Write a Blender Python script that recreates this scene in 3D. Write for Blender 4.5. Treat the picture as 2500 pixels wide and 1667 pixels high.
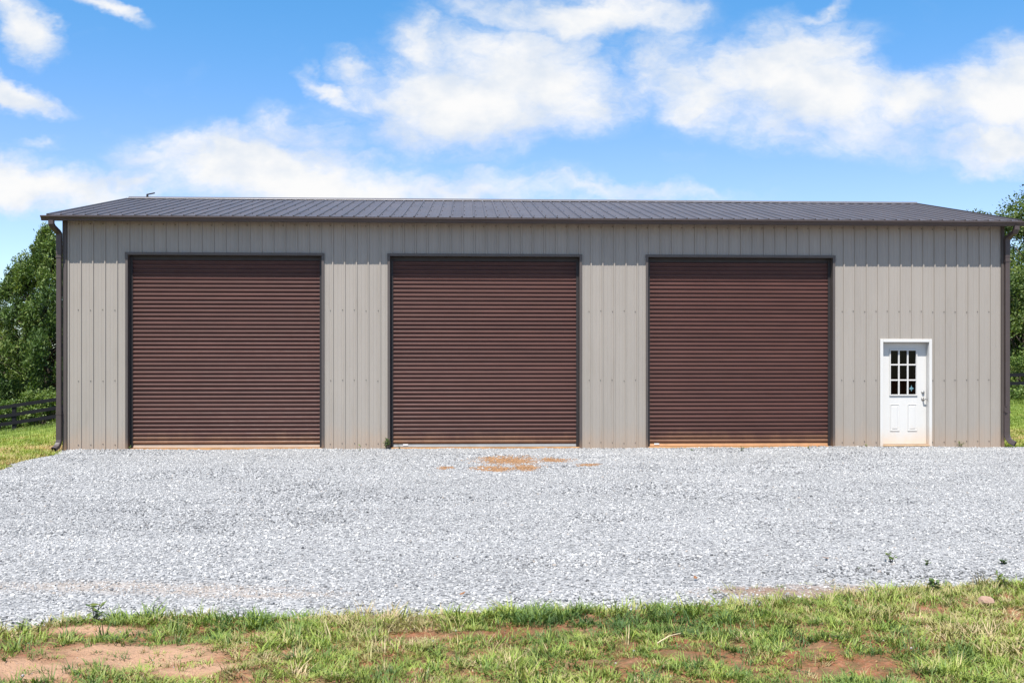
import bpy, math, random
import numpy as np
from mathutils import Matrix, Vector

for o in list(bpy.data.objects):
    bpy.data.objects.remove(o)
SC = bpy.context.scene
COL = SC.collection

# ------------------------------------------------------------------ camera
F, Y0, TH = 2531.1, 893.8, 0.0434          # focal length in photo pixels, horizon row, heading
CX, CD, CZ = 7.658, 20.226, 1.64           # camera x, distance from the facade, eye height
cs, sn = math.cos(TH), math.sin(TH)
cam_d = bpy.data.cameras.new('camera')
cam_d.sensor_width = 36.0
cam_d.lens = F / 2500 * 36
cam_d.shift_y = (Y0 - 833.5) / 2500
cam_d.clip_start = 0.1
cam_d.clip_end = 4000
cam = bpy.data.objects.new('camera', cam_d)
COL.objects.link(cam)
cam.location = (CX, -CD, CZ)
cam.rotation_euler = (math.pi / 2, 0, -TH)
SC.camera = cam

# ------------------------------------------------------------------ sun + sky
SUN_EL, SUN_AZ = math.radians(64), math.radians(17)      # azimuth to the left of the facade normal
SUN_STRENGTH, SKY_STRENGTH, CLOUD_STRENGTH = 5.0, 0.100, 0.515
EXPOSURE = 0.93
sdir = Vector((-math.sin(SUN_AZ) * math.cos(SUN_EL), -math.cos(SUN_AZ) * math.cos(SUN_EL), math.sin(SUN_EL)))
sl = bpy.data.lights.new('sun', 'SUN')
sl.energy = SUN_STRENGTH
sl.angle = math.radians(0.53)
sl.color = (1.0, 0.955, 0.90)
so = bpy.data.objects.new('sun', sl)
COL.objects.link(so)
so.location = (-10, -30, 60)
so.rotation_euler = sdir.to_track_quat('Z', 'Y').to_euler()

world = bpy.data.worlds.new('World')
SC.world = world
world.use_nodes = True


class NT:
    """small node-tree helper"""
    def __init__(self, tree, clear=True):
        self.t = tree
        if clear:
            tree.nodes.clear()

    def n(self, kind, ins=None, **props):
        nd = self.t.nodes.new(kind)
        for k, v in props.items():
            setattr(nd, k, v)
        if ins:
            for k, v in ins.items():
                self.set(nd.inputs[k], v)
        return nd

    def set(self, sock, v):
        if isinstance(v, bpy.types.NodeSocket):
            self.t.links.new(v, sock)
        elif isinstance(v, bpy.types.Node):
            self.t.links.new(v.outputs[0], sock)
        else:
            sock.default_value = v

    def m(self, op, a, b=None, c=None, clamp=False):
        nd = self.n('ShaderNodeMath', operation=op)
        nd.use_clamp = clamp
        self.set(nd.inputs[0], a)
        if b is not None:
            self.set(nd.inputs[1], b)
        if c is not None:
            self.set(nd.inputs[2], c)
        return nd.outputs[0]

    def v(self, op, a, b=None):
        nd = self.n('ShaderNodeVectorMath', operation=op)
        self.set(nd.inputs[0], a)
        if b is not None:
            self.set(nd.inputs[1], b)
        return nd.outputs['Value'] if op in ('DOT_PRODUCT', 'LENGTH', 'DISTANCE') else nd.outputs[0]

    def smooth(self, x, lo, hi, a=0.0, b=1.0):
        nd = self.n('ShaderNodeMapRange', interpolation_type='SMOOTHSTEP')
        self.set(nd.inputs[0], x)
        for i, val in enumerate((lo, hi, a, b)):
            self.set(nd.inputs[1 + i], val)
        return nd.outputs[0]

    def lin(self, x, lo, hi, a=0.0, b=1.0):
        nd = self.n('ShaderNodeMapRange')
        self.set(nd.inputs[0], x)
        for i, val in enumerate((lo, hi, a, b)):
            self.set(nd.inputs[1 + i], val)
        return nd.outputs[0]

    def noise(self, vec, scale, detail=3.0, rough=0.5, dist=0.0, out=0):
        nd = self.n('ShaderNodeTexNoise', {'Scale': scale, 'Detail': detail, 'Roughness': rough, 'Distortion': dist})
        self.set(nd.inputs['Vector'], vec)
        return nd.outputs[out]

    def mix(self, fac, a, b, blend='MIX'):
        nd = self.n('ShaderNodeMix', data_type='RGBA', blend_type=blend)
        self.set(nd.inputs[0], fac)
        self.set(nd.inputs[6], a if isinstance(a, (bpy.types.NodeSocket, bpy.types.Node)) else (*a, 1))
        self.set(nd.inputs[7], b if isinstance(b, (bpy.types.NodeSocket, bpy.types.Node)) else (*b, 1))
        return nd.outputs[2]

    def ramp(self, x, stops):
        nd = self.n('ShaderNodeValToRGB')
        self.set(nd.inputs[0], x)
        e = nd.color_ramp.elements
        while len(e) < len(stops):
            e.new(0.5)
        for el, (p, c) in zip(e, stops):
            el.position = p
            el.color = (*c, 1)
        return nd.outputs[0]


def build_world():
    w = NT(world.node_tree)
    sky = w.n('ShaderNodeTexSky', sky_type='NISHITA', sun_disc=False, sun_elevation=SUN_EL,
              sun_rotation=math.pi + SUN_AZ, altitude=200, air_density=1.0, dust_density=0.6, ozone_density=2.5)
    hsv = w.n('ShaderNodeHueSaturation', {'Hue': 0.500, 'Saturation': 1.27, 'Value': 1.14, 'Fac': 1.0, 'Color': sky.outputs[0]})
    el = w.n('ShaderNodeSeparateXYZ', {0: w.n('ShaderNodeTexCoord').outputs['Generated']}).outputs[2]
    tone = w.mix(w.smooth(el, 0.02, 0.16), (0.86, 0.93, 1.0), (1.05, 0.88, 0.935))
    tone = w.mix(w.smooth(el, 0.16, 0.36), tone, (0.77, 0.965, 0.965))
    tinted = w.v('MULTIPLY', hsv.outputs[0], tone)
    bg_sky = w.n('ShaderNodeBackground', {'Color': tinted, 'Strength': SKY_STRENGTH})
    d = w.n('ShaderNodeTexCoord').outputs['Generated']
    # a cloud field laid out by compass direction (heading of the yard) and height over the horizon
    fwd = w.v('DOT_PRODUCT', d, (sn, cs, 0))
    rgt = w.v('DOT_PRODUCT', d, (cs, -sn, 0))
    up = w.v('DOT_PRODUCT', d, (0, 0, 1))
    fm = w.m('MAXIMUM', fwd, 0.15)
    a = w.m('MULTIPLY_ADD', w.m('DIVIDE', rgt, fm), F / 1000, 1.25)
    b = w.m('MULTIPLY_ADD', w.m('DIVIDE', up, fm), -F / 1000, Y0 / 1000)
    comb = w.n('ShaderNodeCombineXYZ', {0: a, 1: b, 2: 0.0}).outputs[0]
    # warp
    st = w.v('MULTIPLY', comb, (1.0, 1.5, 1.0))
    wn = w.noise(st, 3.2, 5.0, 0.6, out=1)
    wn2 = w.noise(st, 9.0, 4.0, 0.6, out=1)
    warp = w.v('ADD', w.v('MULTIPLY', w.v('SUBTRACT', wn, (0.5, 0.5, 0.5)), (0.26, 0.20, 0)),
               w.v('MULTIPLY', w.v('SUBTRACT', wn2, (0.5, 0.5, 0.5)), (0.07, 0.055, 0)))
    q = w.v('ADD', comb, warp)
    blobs = [  # centre x, y, radius x, y, tilt, weight
        (1.14, .245, .26, .11, 0, 1.0), (1.30, .19, .23, .12, .15, 1.0), (1.05, .13, .10, .07, .6, .6),
        (1.42, .03, .26, .055, 0, .95), (1.45, .26, .12, .08, 0, .5),
        (1.61, .15, .15, .11, 0, .50), (1.92, .15, .19, .09, -.2, 1.0), (1.72, .24, .13, .08, .3, .75),
        (2.00, .25, .28, .10, .2, .95), (1.90, .32, .16, .055, .25, .7), (2.20, .27, .16, .07, 0, .85),
        (2.44, .25, .19, .11, -.3, 1.1), (2.46, .35, .20, .06, 0, 1.0),
        (.60, .42, .25, .085, .1, 1.15), (.78, .45, .30, .06, 0, 1.0), (.45, .36, .10, .035, .1, .55),
        (1.10, .455, .34, .045, .08, .72), (1.45, .475, .35, .022, .05, .5), (.74, .32, .11, .05, .2, .6),
        (.10, .46, .24, .055, .18, 1.05), (.33, .46, .09, .035, 0, .6), (.0, .42, .12, .05, .2, .8),
        (.055, .07, .085, .055, .75, 1.0), (.0, .02, .06, .06, 0, .7), (.045, .235, .11, .035, .35, 1.05),
        (.26, .015, .09, .022, .5, .75), (.86, .17, .065, .025, .2, .6), (.80, .22, .07, .022, .5, .6),
        (1.98, .03, .09, .022, -.5, .55), (.10, .355, .04, .015, 0, .3), (2.10, .12, .07, .02, -.3, .35),
    ]
    tot = None
    for (x, y, rx, ry, t, wt) in blobs:
        mp = w.n('ShaderNodeMapping', {'Vector': q}, vector_type='TEXTURE')
        mp.inputs['Location'].default_value = (x, y, 0)
        mp.inputs['Rotation'].default_value = (0, 0, t)
        mp.inputs['Scale'].default_value = (rx * 1.55, ry * 1.55, 1)
        g = w.n('ShaderNodeTexGradient', {'Vector': mp.outputs[0]}, gradient_type='SPHERICAL').outputs['Fac']
        g = w.m('MULTIPLY', g, wt)
        tot = g if tot is None else w.m('MAXIMUM', tot, g)
    # other headings: the same kind of scattered cloud
    gen = w.m('MULTIPLY', w.smooth(w.noise(w.v('MULTIPLY', d, (2.4, 2.4, 5.5)), 1.0, 2.0, 0.5), 0.50, 0.74), 0.55)
    inframe = w.m('MULTIPLY', w.smooth(fwd, 0.70, 0.85), w.smooth(b, -0.45, -0.1))
    cover = w.m('ADD', w.m('MULTIPLY', tot, inframe), w.m('MULTIPLY', gen, w.m('SUBTRACT', 1.0, inframe)))
    f1 = w.noise(w.v('MULTIPLY', q, (1.0, 1.6, 1.0)), 5.0, 8.0, 0.62)
    f2 = w.noise(w.v('MULTIPLY', comb, (1.0, 1.9, 1.0)), 15.0, 6.0, 0.65, 0.6)
    dens = w.m('MULTIPLY_ADD', w.smooth(cover, 0.0, 0.30, 0.04, 1.0), w.m('ADD', w.m('MULTIPLY', w.m('SUBTRACT', f1, 0.5), 1.15),
                                 w.m('MULTIPLY', w.m('SUBTRACT', f2, 0.5), 0.28)), cover)
    fac = w.smooth(dens, 0.0, 0.78)
    fac = w.m('POWER', fac, 0.9)
    thin = w.m('MULTIPLY', w.smooth(w.m('ADD', cover, w.m('MULTIPLY', w.m('SUBTRACT', f1, 0.5), 0.9)), 0.04, 0.60), 0.26)
    fac = w.m('MAXIMUM', fac, thin)
    shade = w.noise(w.v('ADD', w.v('MULTIPLY', comb, (1.0, 1.4, 1.0)), (7.3, 1.1, 0)), 6.0, 4.0, 0.55)
    ccol = w.mix(w.smooth(shade, 0.35, 0.7), (1.0, 1.0, 1.0), (0.76, 0.83, 0.93))
    bg_cl = w.n('ShaderNodeBackground', {'Color': ccol, 'Strength': CLOUD_STRENGTH})
    mx = w.n('ShaderNodeMixShader', {0: fac, 1: bg_sky.outputs[0], 2: bg_cl.outputs[0]})
    w.n('ShaderNodeOutputWorld', {'Surface': mx.outputs[0]})


build_world()
SC.cycles.max_bounces = 7
SC.cycles.diffuse_bounces = 3
SC.cycles.caustics_reflective = False
SC.cycles.caustics_refractive = False
SC.view_settings.view_transform = 'Standard'
SC.view_settings.look = 'None'
SC.view_settings.gamma = 1
SC.view_settings.exposure = EXPOSURE
SC.view_settings.use_curve_mapping = False


# ------------------------------------------------------------------ photo pixel -> place
def at_depth(px, depth):
    r = (px - 1250) / F * depth
    return CX + cs * r + sn * depth, -CD - sn * r + cs * depth


def on_ground(px, py, z=0.0):
    return at_depth(px, F * (CZ - z) / (py - Y0))


# ------------------------------------------------------------------ numpy noise
def vnoise(x, y, seed=0):
    x = np.asarray(x, float); y = np.asarray(y, float)
    xi = np.floor(x).astype(np.int64); yi = np.floor(y).astype(np.int64)
    fx = x - xi; fy = y - yi
    fx = fx * fx * (3 - 2 * fx); fy = fy * fy * (3 - 2 * fy)

    def h(a, b):
        n = (a * 374761393 + b * 668265263 + seed * 974634777) & 0xffffffff
        n = ((n ^ (n >> 13)) * 1274126177) & 0xffffffff
        return ((n ^ (n >> 16)) & 0xffff) / 65535.0
    return (h(xi, yi) * (1 - fx) + h(xi + 1, yi) * fx) * (1 - fy) + (h(xi, yi + 1) * (1 - fx) + h(xi + 1, yi + 1) * fx) * fy


def fbm(x, y, seed=0, oct=4):
    s = 0; a = 0.5; t = 0
    for k in range(oct):
        s = s + a * vnoise(x * 2 ** k, y * 2 ** k, seed + k); t += a; a *= 0.5
    return s / t


def sstep(x, lo, hi):
    t = np.clip((np.asarray(x, float) - lo) / (hi - lo), 0, 1)
    return t * t * (3 - 2 * t)


# ------------------------------------------------------------------ mesh helpers
def link(o, parent=None):
    COL.objects.link(o)
    if parent is not None:
        o.parent = parent
        base = Vector((0, 0, 0)); p = parent
        while p is not None:
            base += p.location; p = p.parent
        o.matrix_parent_inverse = Matrix.Translation(-base) if parent.parent is None else Matrix.Identity(4)
    return o


def tag(o, label=None, cat=None, group=None, kind=None):
    if label: o['label'] = label
    if cat: o['category'] = cat
    if group: o['group'] = group
    if kind: o['kind'] = kind
    return o


def empty(name, loc):
    o = bpy.data.objects.new(name, None)
    o.empty_display_size = 0.3
    o.location = loc
    COL.objects.link(o)
    return o


class MB:
    def __init__(s):
        s.v = []; s.f = []

    def add(s, verts, faces):
        k = len(s.v)
        s.v += [tuple(p) for p in verts]
        s.f += [tuple(i + k for i in f) for f in faces]
        return s

    def box(s, x0, x1, y0, y1, z0, z1):
        return s.add([(x0, y0, z0), (x1, y0, z0), (x1, y1, z0), (x0, y1, z0), (x0, y0, z1), (x1, y0, z1), (x1, y1, z1), (x0, y1, z1)],
                     [(0, 3, 2, 1), (4, 5, 6, 7), (0, 1, 5, 4), (1, 2, 6, 5), (2, 3, 7, 6), (3, 0, 4, 7)])

    def prism(s, prof, axis, a, b, caps=True):
        """closed profile of (p,q) extruded along axis from a to b. x: (y,z)  y: (x,z)  z: (x,y)"""
        mk = {'x': lambda t, p, q: (t, p, q), 'y': lambda t, p, q: (p, t, q), 'z': lambda t, p, q: (p, q, t)}[axis]
        n = len(prof)
        vs = [mk(a, *p) for p in prof] + [mk(b, *p) for p in prof]
        fs = [(i, (i + 1) % n, n + (i + 1) % n, n + i) for i in range(n)]
        if caps:
            fs += [tuple(range(n - 1, -1, -1)), tuple(range(n, 2 * n))]
        return s.add(vs, fs)

    def tube(s, pts, radii, n=8, caps=True):
        pts = [Vector(p) for p in pts]
        rings = []
        for i, p in enumerate(pts):
            t = (pts[min(i + 1, len(pts) - 1)] - pts[max(i - 1, 0)]).normalized()
            u = t.cross(Vector((0.31, 0.93, 0.17)))
            if u.length < 1e-3: u = t.cross(Vector((1, 0, 0)))
            u.normalize(); w = t.cross(u)
            r = radii[i] if hasattr(radii, '__len__') else radii
            rings.append([p + (u * math.cos(2 * math.pi * k / n) + w * math.sin(2 * math.pi * k / n)) * r for k in range(n)])
        vs = [v for r in rings for v in r]
        fs = []
        for i in range(len(pts) - 1):
            for k in range(n):
                fs.append((i * n + k, i * n + (k + 1) % n, (i + 1) * n + (k + 1) % n, (i + 1) * n + k))
        if caps:
            fs += [tuple(range(n - 1, -1, -1)), tuple((len(pts) - 1) * n + k for k in range(n))]
        return s.add(vs, fs)

    def rect_sweep(s, pts, side, w, d, open_end=False):
        """rectangular duct along pts; side = direction of its width w"""
        pts = [Vector(p) for p in pts]; sd = Vector(side).normalized()
        rings = []
        for i, p in enumerate(pts):
            a = (p - pts[i - 1]).normalized() if i > 0 else None
            b = (pts[i + 1] - p).normalized() if i < len(pts) - 1 else None
            t = ((a or b) + (b or a)).normalized()
            u = (sd - t * sd.dot(t)).normalized(); v = t.cross(u)
            k = 1.0
            if a and b: k = 1 / max(0.5, math.cos(a.angle(b) / 2))
            rings.append([p + u * x * w / 2 + v * y * d / 2 * k for x, y in ((-.8, -1), (.8, -1), (1, -.75), (1, .75), (.8, 1), (-.8, 1), (-1, .75), (-1, -.75))])
        n = 8
        vs = [v for r in rings for v in r]; fs = []
        for i in range(len(pts) - 1):
            for k in range(n):
                fs.append((i * n + k, i * n + (k + 1) % n, (i + 1) * n + (k + 1) % n, (i + 1) * n + k))
        fs.append(tuple(range(n - 1, -1, -1)))
        if open_end:       # an open mouth: a short inner lining
            L = (len(pts) - 1) * n
            t = (pts[-1] - pts[-2]).normalized()
            k0 = len(vs)
            c = pts[-1]
            vs += [c + (Vector(q) - c) * 0.88 for q in rings[-1]]
            vs += [c - t * 0.06 + (Vector(q) - c) * 0.86 for q in rings[-1]]
            for k in range(n):
                fs.append((L + k, L + (k + 1) % n, k0 + (k + 1) % n, k0 + k))
                fs.append((k0 + k, k0 + (k + 1) % n, k0 + n + (k + 1) % n, k0 + n + k))
            fs.append(tuple(k0 + n + k for k in range(n)))
        else:
            fs.append(tuple((len(pts) - 1) * n + k for k in range(n)))
        return s.add(vs, fs)

    def mesh(s, name, mat, smooth=False):
        me = bpy.data.meshes.new(name)
        me.from_pydata(s.v, [], s.f)
        me.materials.append(mat)
        if smooth:
            me.polygons.foreach_set('use_smooth', [True] * len(me.polygons))
        me.update()
        return me

    def obj(s, name, mat, parent=None, smooth=False, bevel=0.0):
        o = bpy.data.objects.new(name, s.mesh(name, mat, smooth))
        link(o, parent)
        if bevel:
            b = o.modifiers.new('bevel', 'BEVEL'); b.width = bevel; b.segments = 2; b.limit_method = 'ANGLE'
        return o


def np_mesh(name, verts, quads, mat, colors=None, smooth=False):
    me = bpy.data.meshes.new(name)
    nv, nf = len(verts), len(quads)
    me.vertices.add(nv); me.vertices.foreach_set('co', np.asarray(verts, np.float32).ravel())
    k = quads.shape[1]
    me.loops.add(nf * k); me.loops.foreach_set('vertex_index', np.asarray(quads, np.int32).ravel())
    me.polygons.add(nf)
    me.polygons.foreach_set('loop_start', np.arange(0, nf * k, k, dtype=np.int32))
    try:
        me.polygons.foreach_set('loop_total', np.full(nf, k, np.int32))
    except Exception:
        pass
    if smooth:
        me.polygons.foreach_set('use_smooth', np.ones(nf, bool))
    if mat: me.materials.append(mat)
    me.update(calc_edges=True)
    if colors is not None:
        at = me.color_attributes.new('tint', 'FLOAT_COLOR', 'POINT')
        c = np.ones((nv, 4), np.float32); c[:, :3] = colors
        at.data.foreach_set('color', c.ravel())
    return me


def np_obj(name, me, parent=None):
    return link(bpy.data.objects.new(name, me), parent)


# ------------------------------------------------------------------ materials
def new_mat(name):
    m = bpy.data.materials.new(name); m.use_nodes = True
    t = NT(m.node_tree)
    out = t.n('ShaderNodeOutputMaterial')
    p = t.n('ShaderNodeBsdfPrincipled')
    t.t.links.new(p.outputs[0], out.inputs['Surface'])
    pos = t.n('ShaderNodeNewGeometry').outputs['Position']
    return m, t, p, pos, out


def paint(name, base, rough=0.45, spec=0.5, var=0.10, scale=3.0, bump=0.0, bscale=40, dirt=0.0, dirt_top=0.5,
          dirt_col=(0.50, 0.27, 0.12), metallic=0.0, stretch=(1, 1, 0.25), grime=0.0, perobj=0.0, coat=0.0):
    m, t, p, pos, _ = new_mat(name)
    st = t.v('MULTIPLY', pos, stretch)
    n1 = t.noise(st, scale, 5.0, 0.6)
    f = t.lin(n1, 0.25, 0.75, 1 - var, 1 + var)
    if perobj:
        f = t.m('MULTIPLY', f, t.lin(t.n('ShaderNodeObjectInfo').outputs['Random'], 0, 1, 1 - perobj, 1 + perobj))
    c = t.v('MULTIPLY', (*base,), t.n('ShaderNodeCombineXYZ', {0: f, 1: f, 2: f}).outputs[0])
    if grime:
        g = t.m('MULTIPLY', t.smooth(t.noise(t.v('MULTIPLY', pos, (9, 9, 0.9)), 1.0, 6.0, 0.65), 0.48, 0.8), grime)
        c = t.mix(g, c, (base[0] * .62, base[1] * .58, base[2] * .5))
    if dirt:
        z = t.n('ShaderNodeSeparateXYZ', {0: pos}).outputs[2]
        nz = t.noise(t.v('MULTIPLY', pos, (1, 1, 0.5)), 3.5, 6.0, 0.65)
        d = t.m('MULTIPLY', t.smooth(t.m('ADD', z, t.m('MULTIPLY', t.m('SUBTRACT', nz, 0.5), dirt_top * 1.1)), dirt_top, 0.0), dirt)
        sp = t.smooth(t.noise(pos, 60, 3, 0.6), 0.42, 0.62, 0.6, 1.0)
        c = t.mix(t.m('MULTIPLY', d, sp), c, dirt_col)
    t.set(p.inputs['Base Color'], c)
    r = t.lin(t.noise(pos, 7.0, 4, 0.6), 0.3, 0.7, rough - 0.06, rough + 0.08)
    t.set(p.inputs['Roughness'], r)
    p.inputs['Specular IOR Level'].default_value = spec
    p.inputs['Metallic'].default_value = metallic
    if coat: p.inputs['Coat Weight'].default_value = coat
    if bump:
        b = t.n('ShaderNodeBump', {'Strength': 0.6, 'Distance': bump, 'Height': t.noise(st, bscale, 3, 0.5)})
        t.set(p.inputs['Normal'], b.outputs[0])
    return m


M = {}
M['wall'] = paint('tan_steel_siding', (0.275, 0.246, 0.213), 0.40, 0.5, 0.06, 1.6, 0.003, 3.2, dirt=0.66, dirt_top=0.6,
                  dirt_col=(0.36, 0.245, 0.165), grime=0.24, perobj=0.03)
M['trim'] = paint('dark_brown_trim', (0.074, 0.061, 0.055), 0.42, 0.45, 0.12, 4.0, dirt=0.3, dirt_top=0.3, grime=0.2)
M['gutter'] = paint('dark_brown_gutter', (0.060, 0.045, 0.042), 0.42, 0.4, 0.15, 2.0, 0.001, 8, stretch=(1, 1, 1), grime=0.2)
M['roof'] = paint('charcoal_roof_steel', (0.080, 0.069, 0.068), 0.42, 0.36, 0.14, 2.5, 0.002, 4, stretch=(1, 0.2, 1), perobj=0.05)
M['cap'] = paint('ridge_cap_steel', (0.11, 0.10, 0.10), 0.30, 0.6, 0.1, 3.0)
M['shutter'] = paint('brown_shutter_steel', (0.070, 0.029, 0.023), 0.44, 0.28, 0.16, 1.4, 0.0006, 20, stretch=(1, 1, 6),
                     dirt=0.35, dirt_top=0.4, perobj=0.10)
M['guide'] = paint('black_guide_steel', (0.022, 0.018, 0.018), 0.5, 0.4, 0.1)
M['screw'] = paint('dull_screw', (0.06, 0.05, 0.045), 0.5, 0.5, 0.2)
M['bar_white'] = paint('chalky_aluminium_bar', (0.33, 0.275, 0.225), 0.5, 0.5, 0.12, 4, dirt=0.5, dirt_top=0.16)
M['bar_silver'] = paint('silver_aluminium_bar', (0.30, 0.30, 0.295), 0.5, 0.5, 0.12, 4, metallic=0.3)
M['bar_rust'] = paint('clay_stained_bar', (0.40, 0.22, 0.11), 0.6, 0.4, 0.2, 6)
M['plate'] = paint('pale_plate', (0.66, 0.66, 0.66), 0.4, 0.5, 0.05)
M['slab'] = paint('stained_concrete', (0.36, 0.20, 0.09), 0.85, 0.2, 0.35, 5.0, 0.004, 50, stretch=(1, 1, 2))
M['white'] = paint('white_door_paint', (0.525, 0.512, 0.485), 0.42, 0.3, 0.03, 2.0, dirt=0.62, dirt_top=0.52,
                   dirt_col=(0.57, 0.38, 0.22))
M['nickel'] = paint('brushed_nickel', (0.36, 0.35, 0.33), 0.32, 0.5, 0.05, metallic=0.9)
M['inside'] = paint('dim_interior', (0.05, 0.048, 0.045), 0.9, 0.2, 0.2)
M['ornament'] = paint('pale_blue_ornament', (0.10, 0.20, 0.23), 0.4, 0.5, 0.25, 60)
M['black_metal'] = paint('black_metal', (0.018, 0.018, 0.020), 0.5, 0.4, 0.1)
M['fence'] = paint('black_fence_paint', (0.009, 0.009, 0.011), 0.65, 0.18, 0.35, 5, 0.003, 30, stretch=(0.3, 0.3, 3))
M['bark'] = paint('bark', (0.075, 0.058, 0.045), 0.9, 0.2, 0.35, 8, 0.02, 12)
M['rock'] = paint('pink_stone', (0.28, 0.18, 0.13), 0.8, 0.3, 0.3, 18, 0.006, 30, stretch=(1, 1, 1))
M['dryleaf'] = paint('dry_leaf', (0.20, 0.095, 0.045), 0.8, 0.2, 0.3, 40, stretch=(1, 1, 1))
M['straw'] = paint('straw', (0.52, 0.43, 0.26), 0.8, 0.2, 0.2, 30)


def glass_mat():
    m, t, p, pos, _ = new_mat('window_glass')
    p.inputs['Base Color'].default_value = (0.035, 0.04, 0.04, 1)
    p.inputs['Roughness'].default_value = 0.02
    p.inputs['Transmission Weight'].default_value = 1.0
    p.inputs['IOR'].default_value = 1.22
    return m


M['glass'] = glass_mat()


def leaf_mat(name, stops, attr='tint', instancer=False, trans=0.35, rough=0.55):
    m, t, p, pos, out = new_mat(name)
    a = t.n('ShaderNodeAttribute', attribute_name=attr)
    a.attribute_type = 'INSTANCER' if instancer else 'GEOMETRY'
    x = a.outputs['Fac']
    c = t.ramp(x, stops)
    nz = t.lin(t.noise(pos, 1.2 if not instancer else 3.0, 3, 0.5), 0.3, 0.7, 0.8, 1.2)
    c = t.v('MULTIPLY', c, t.n('ShaderNodeCombineXYZ', {0: nz, 1: nz, 2: nz}).outputs[0])
    t.set(p.inputs['Base Color'], c)
    p.inputs['Roughness'].default_value = rough
    p.inputs['Specular IOR Level'].default_value = 0.3
    tr = t.n('ShaderNodeBsdfTranslucent', {'Color': t.v('MULTIPLY', c, (1.25, 1.35, 0.6))})
    mx = t.n('ShaderNodeMixShader', {0: trans, 1: p.outputs[0], 2: tr.outputs[0]})
    t.t.links.new(mx.outputs[0], out.inputs['Surface'])
    return m


M['grass'] = leaf_mat('grass_blades', [(0.0, (0.060, 0.110, 0.030)), (0.30, (0.130, 0.190, 0.040)), (0.55, (0.225, 0.285, 0.050)),
                                       (0.78, (0.300, 0.270, 0.110)), (1.0, (0.40, 0.31, 0.18))], instancer=True, trans=0.20)
M['lawn_blades'] = leaf_mat('lawn_blades', [(0.0, (0.09, 0.15, 0.03)), (0.35, (0.19, 0.26, 0.045)), (0.6, (0.27, 0.32, 0.065)),
                                            (0.8, (0.36, 0.30, 0.12)), (1.0, (0.42, 0.28, 0.14))], instancer=True, trans=0.30)
M['cedar'] = leaf_mat('cedar_foliage', [(0.0, (0.022, 0.045, 0.013)), (0.5, (0.075, 0.125, 0.026)), (1.0, (0.165, 0.205, 0.045))], trans=0.25)
M['oak'] = leaf_mat('broadleaf_foliage', [(0.0, (0.032, 0.060, 0.018)), (0.5, (0.095, 0.140, 0.032)), (1.0, (0.190, 0.220, 0.055))], trans=0.32)
M['bush'] = leaf_mat('bush_foliage', [(0.0, (0.035, 0.075, 0.017)), (0.5, (0.105, 0.165, 0.035)), (1.0, (0.20, 0.25, 0.06))], trans=0.32)
M['weed'] = leaf_mat('weed_leaves', [(0.0, (0.036, 0.068, 0.020)), (0.5, (0.092, 0.148, 0.036)), (1.0, (0.208, 0.224, 0.060))], trans=0.3)

# ------------------------------------------------------------------ ground layout
yf_px = [(-500, 1600), (-200, 1570), (0, 1545), (110, 1528), (180, 1508), (500, 1503), (900, 1500), (1200, 1494), (1500, 1484),
         (1750, 1476), (1950, 1462), (2100, 1448), (2250, 1436), (2400, 1428), (2500, 1422), (2800, 1400), (3200, 1380)]
yf_pts = np.array([on_ground(*p) for p in yf_px])
xl_px = [(152, 1104), (120, 1112), (60, 1126), (0, 1146), (-60, 1172)]
xl_pts = np.array([on_ground(*p) for p in xl_px])[::-1]
xl_y = np.concatenate([[-40, -9], xl_pts[:, 1], [1.0]])
xl_x = np.concatenate([[-2.5, -1.9], xl_pts[:, 0], [-0.25]])


def Yf(x): return np.interp(x, yf_pts[:, 0], yf_pts[:, 1])
def XL(y): return np.interp(y, xl_y, xl_x)


def gravel_m(x, y):
    """metres inside the gravel yard (negative outside)"""
    m = np.minimum(y - Yf(x), x - XL(y))
    m = np.minimum(m, 0.22 - y)
    return m + (fbm(x * 2.3, y * 2.3, 5) - 0.5) * 0.34 + (vnoise(x * 9, y * 9, 15) - .5) * 0.10


def height(x, y):
    x = np.asarray(x, float); y = np.asarray(y, float)
    t = -(x + 2.6)
    soft = np.where(t > 20, t, np.log1p(np.exp(np.clip(t * 1.6, -40, 40))) / 1.6)
    z = -0.145 * np.minimum(soft, 26)
    far = sstep(np.hypot(x - 8, y - 2), 30, 90)
    z = z + far * (fbm(x / 40, y / 40, 3) - 0.5) * 1.2
    lawn = sstep(-gravel_m(x, y), 0.05, 0.5) * sstep(np.maximum(np.maximum(-0.6 - x, x - 19.0), np.maximum(-y, y - 9.4)), 0.0, 0.5)
    z = z + lawn * ((fbm(x * 1.7, y * 1.7, 8) - 0.45) * 0.10 + (fbm(x * 6, y * 6, 9, 3) - 0.5) * 0.06)
    return z


def axis(segs):
    out = []
    for a, b, st in segs:
        out += list(np.arange(a, b, st))
    return np.array(out + [segs[-1][1]])


def grid_mesh(name, xs, ys, zf, mat, keep=None, smooth=True):
    Xg, Yg = np.meshgrid(xs, ys)
    V = np.stack([Xg, Yg, zf(Xg, Yg)], -1).reshape(-1, 3)
    ny, nx = Xg.shape
    i = np.arange(ny * nx).reshape(ny, nx)
    Q = np.stack([i[:-1, :-1], i[:-1, 1:], i[1:, 1:], i[1:, :-1]], -1)
    if keep is not None:
        k = keep(Xg, Yg)
        kk = k[:-1, :-1] | k[1:, :-1] | k[:-1, 1:] | k[1:, 1:]
        Q = Q[kk]
    Q = Q.reshape(-1, 4)
    used = np.unique(Q); re = np.zeros(len(V), np.int64); re[used] = np.arange(len(used))
    return np_mesh(name, V[used], re[Q], mat, smooth=smooth)


# ellipses on the ground (given by the photo pixel of their centre, half width in m)
def ell(px, py, rx, ry):
    x, y = on_ground(px, py); return (x, y, rx, ry)


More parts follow.
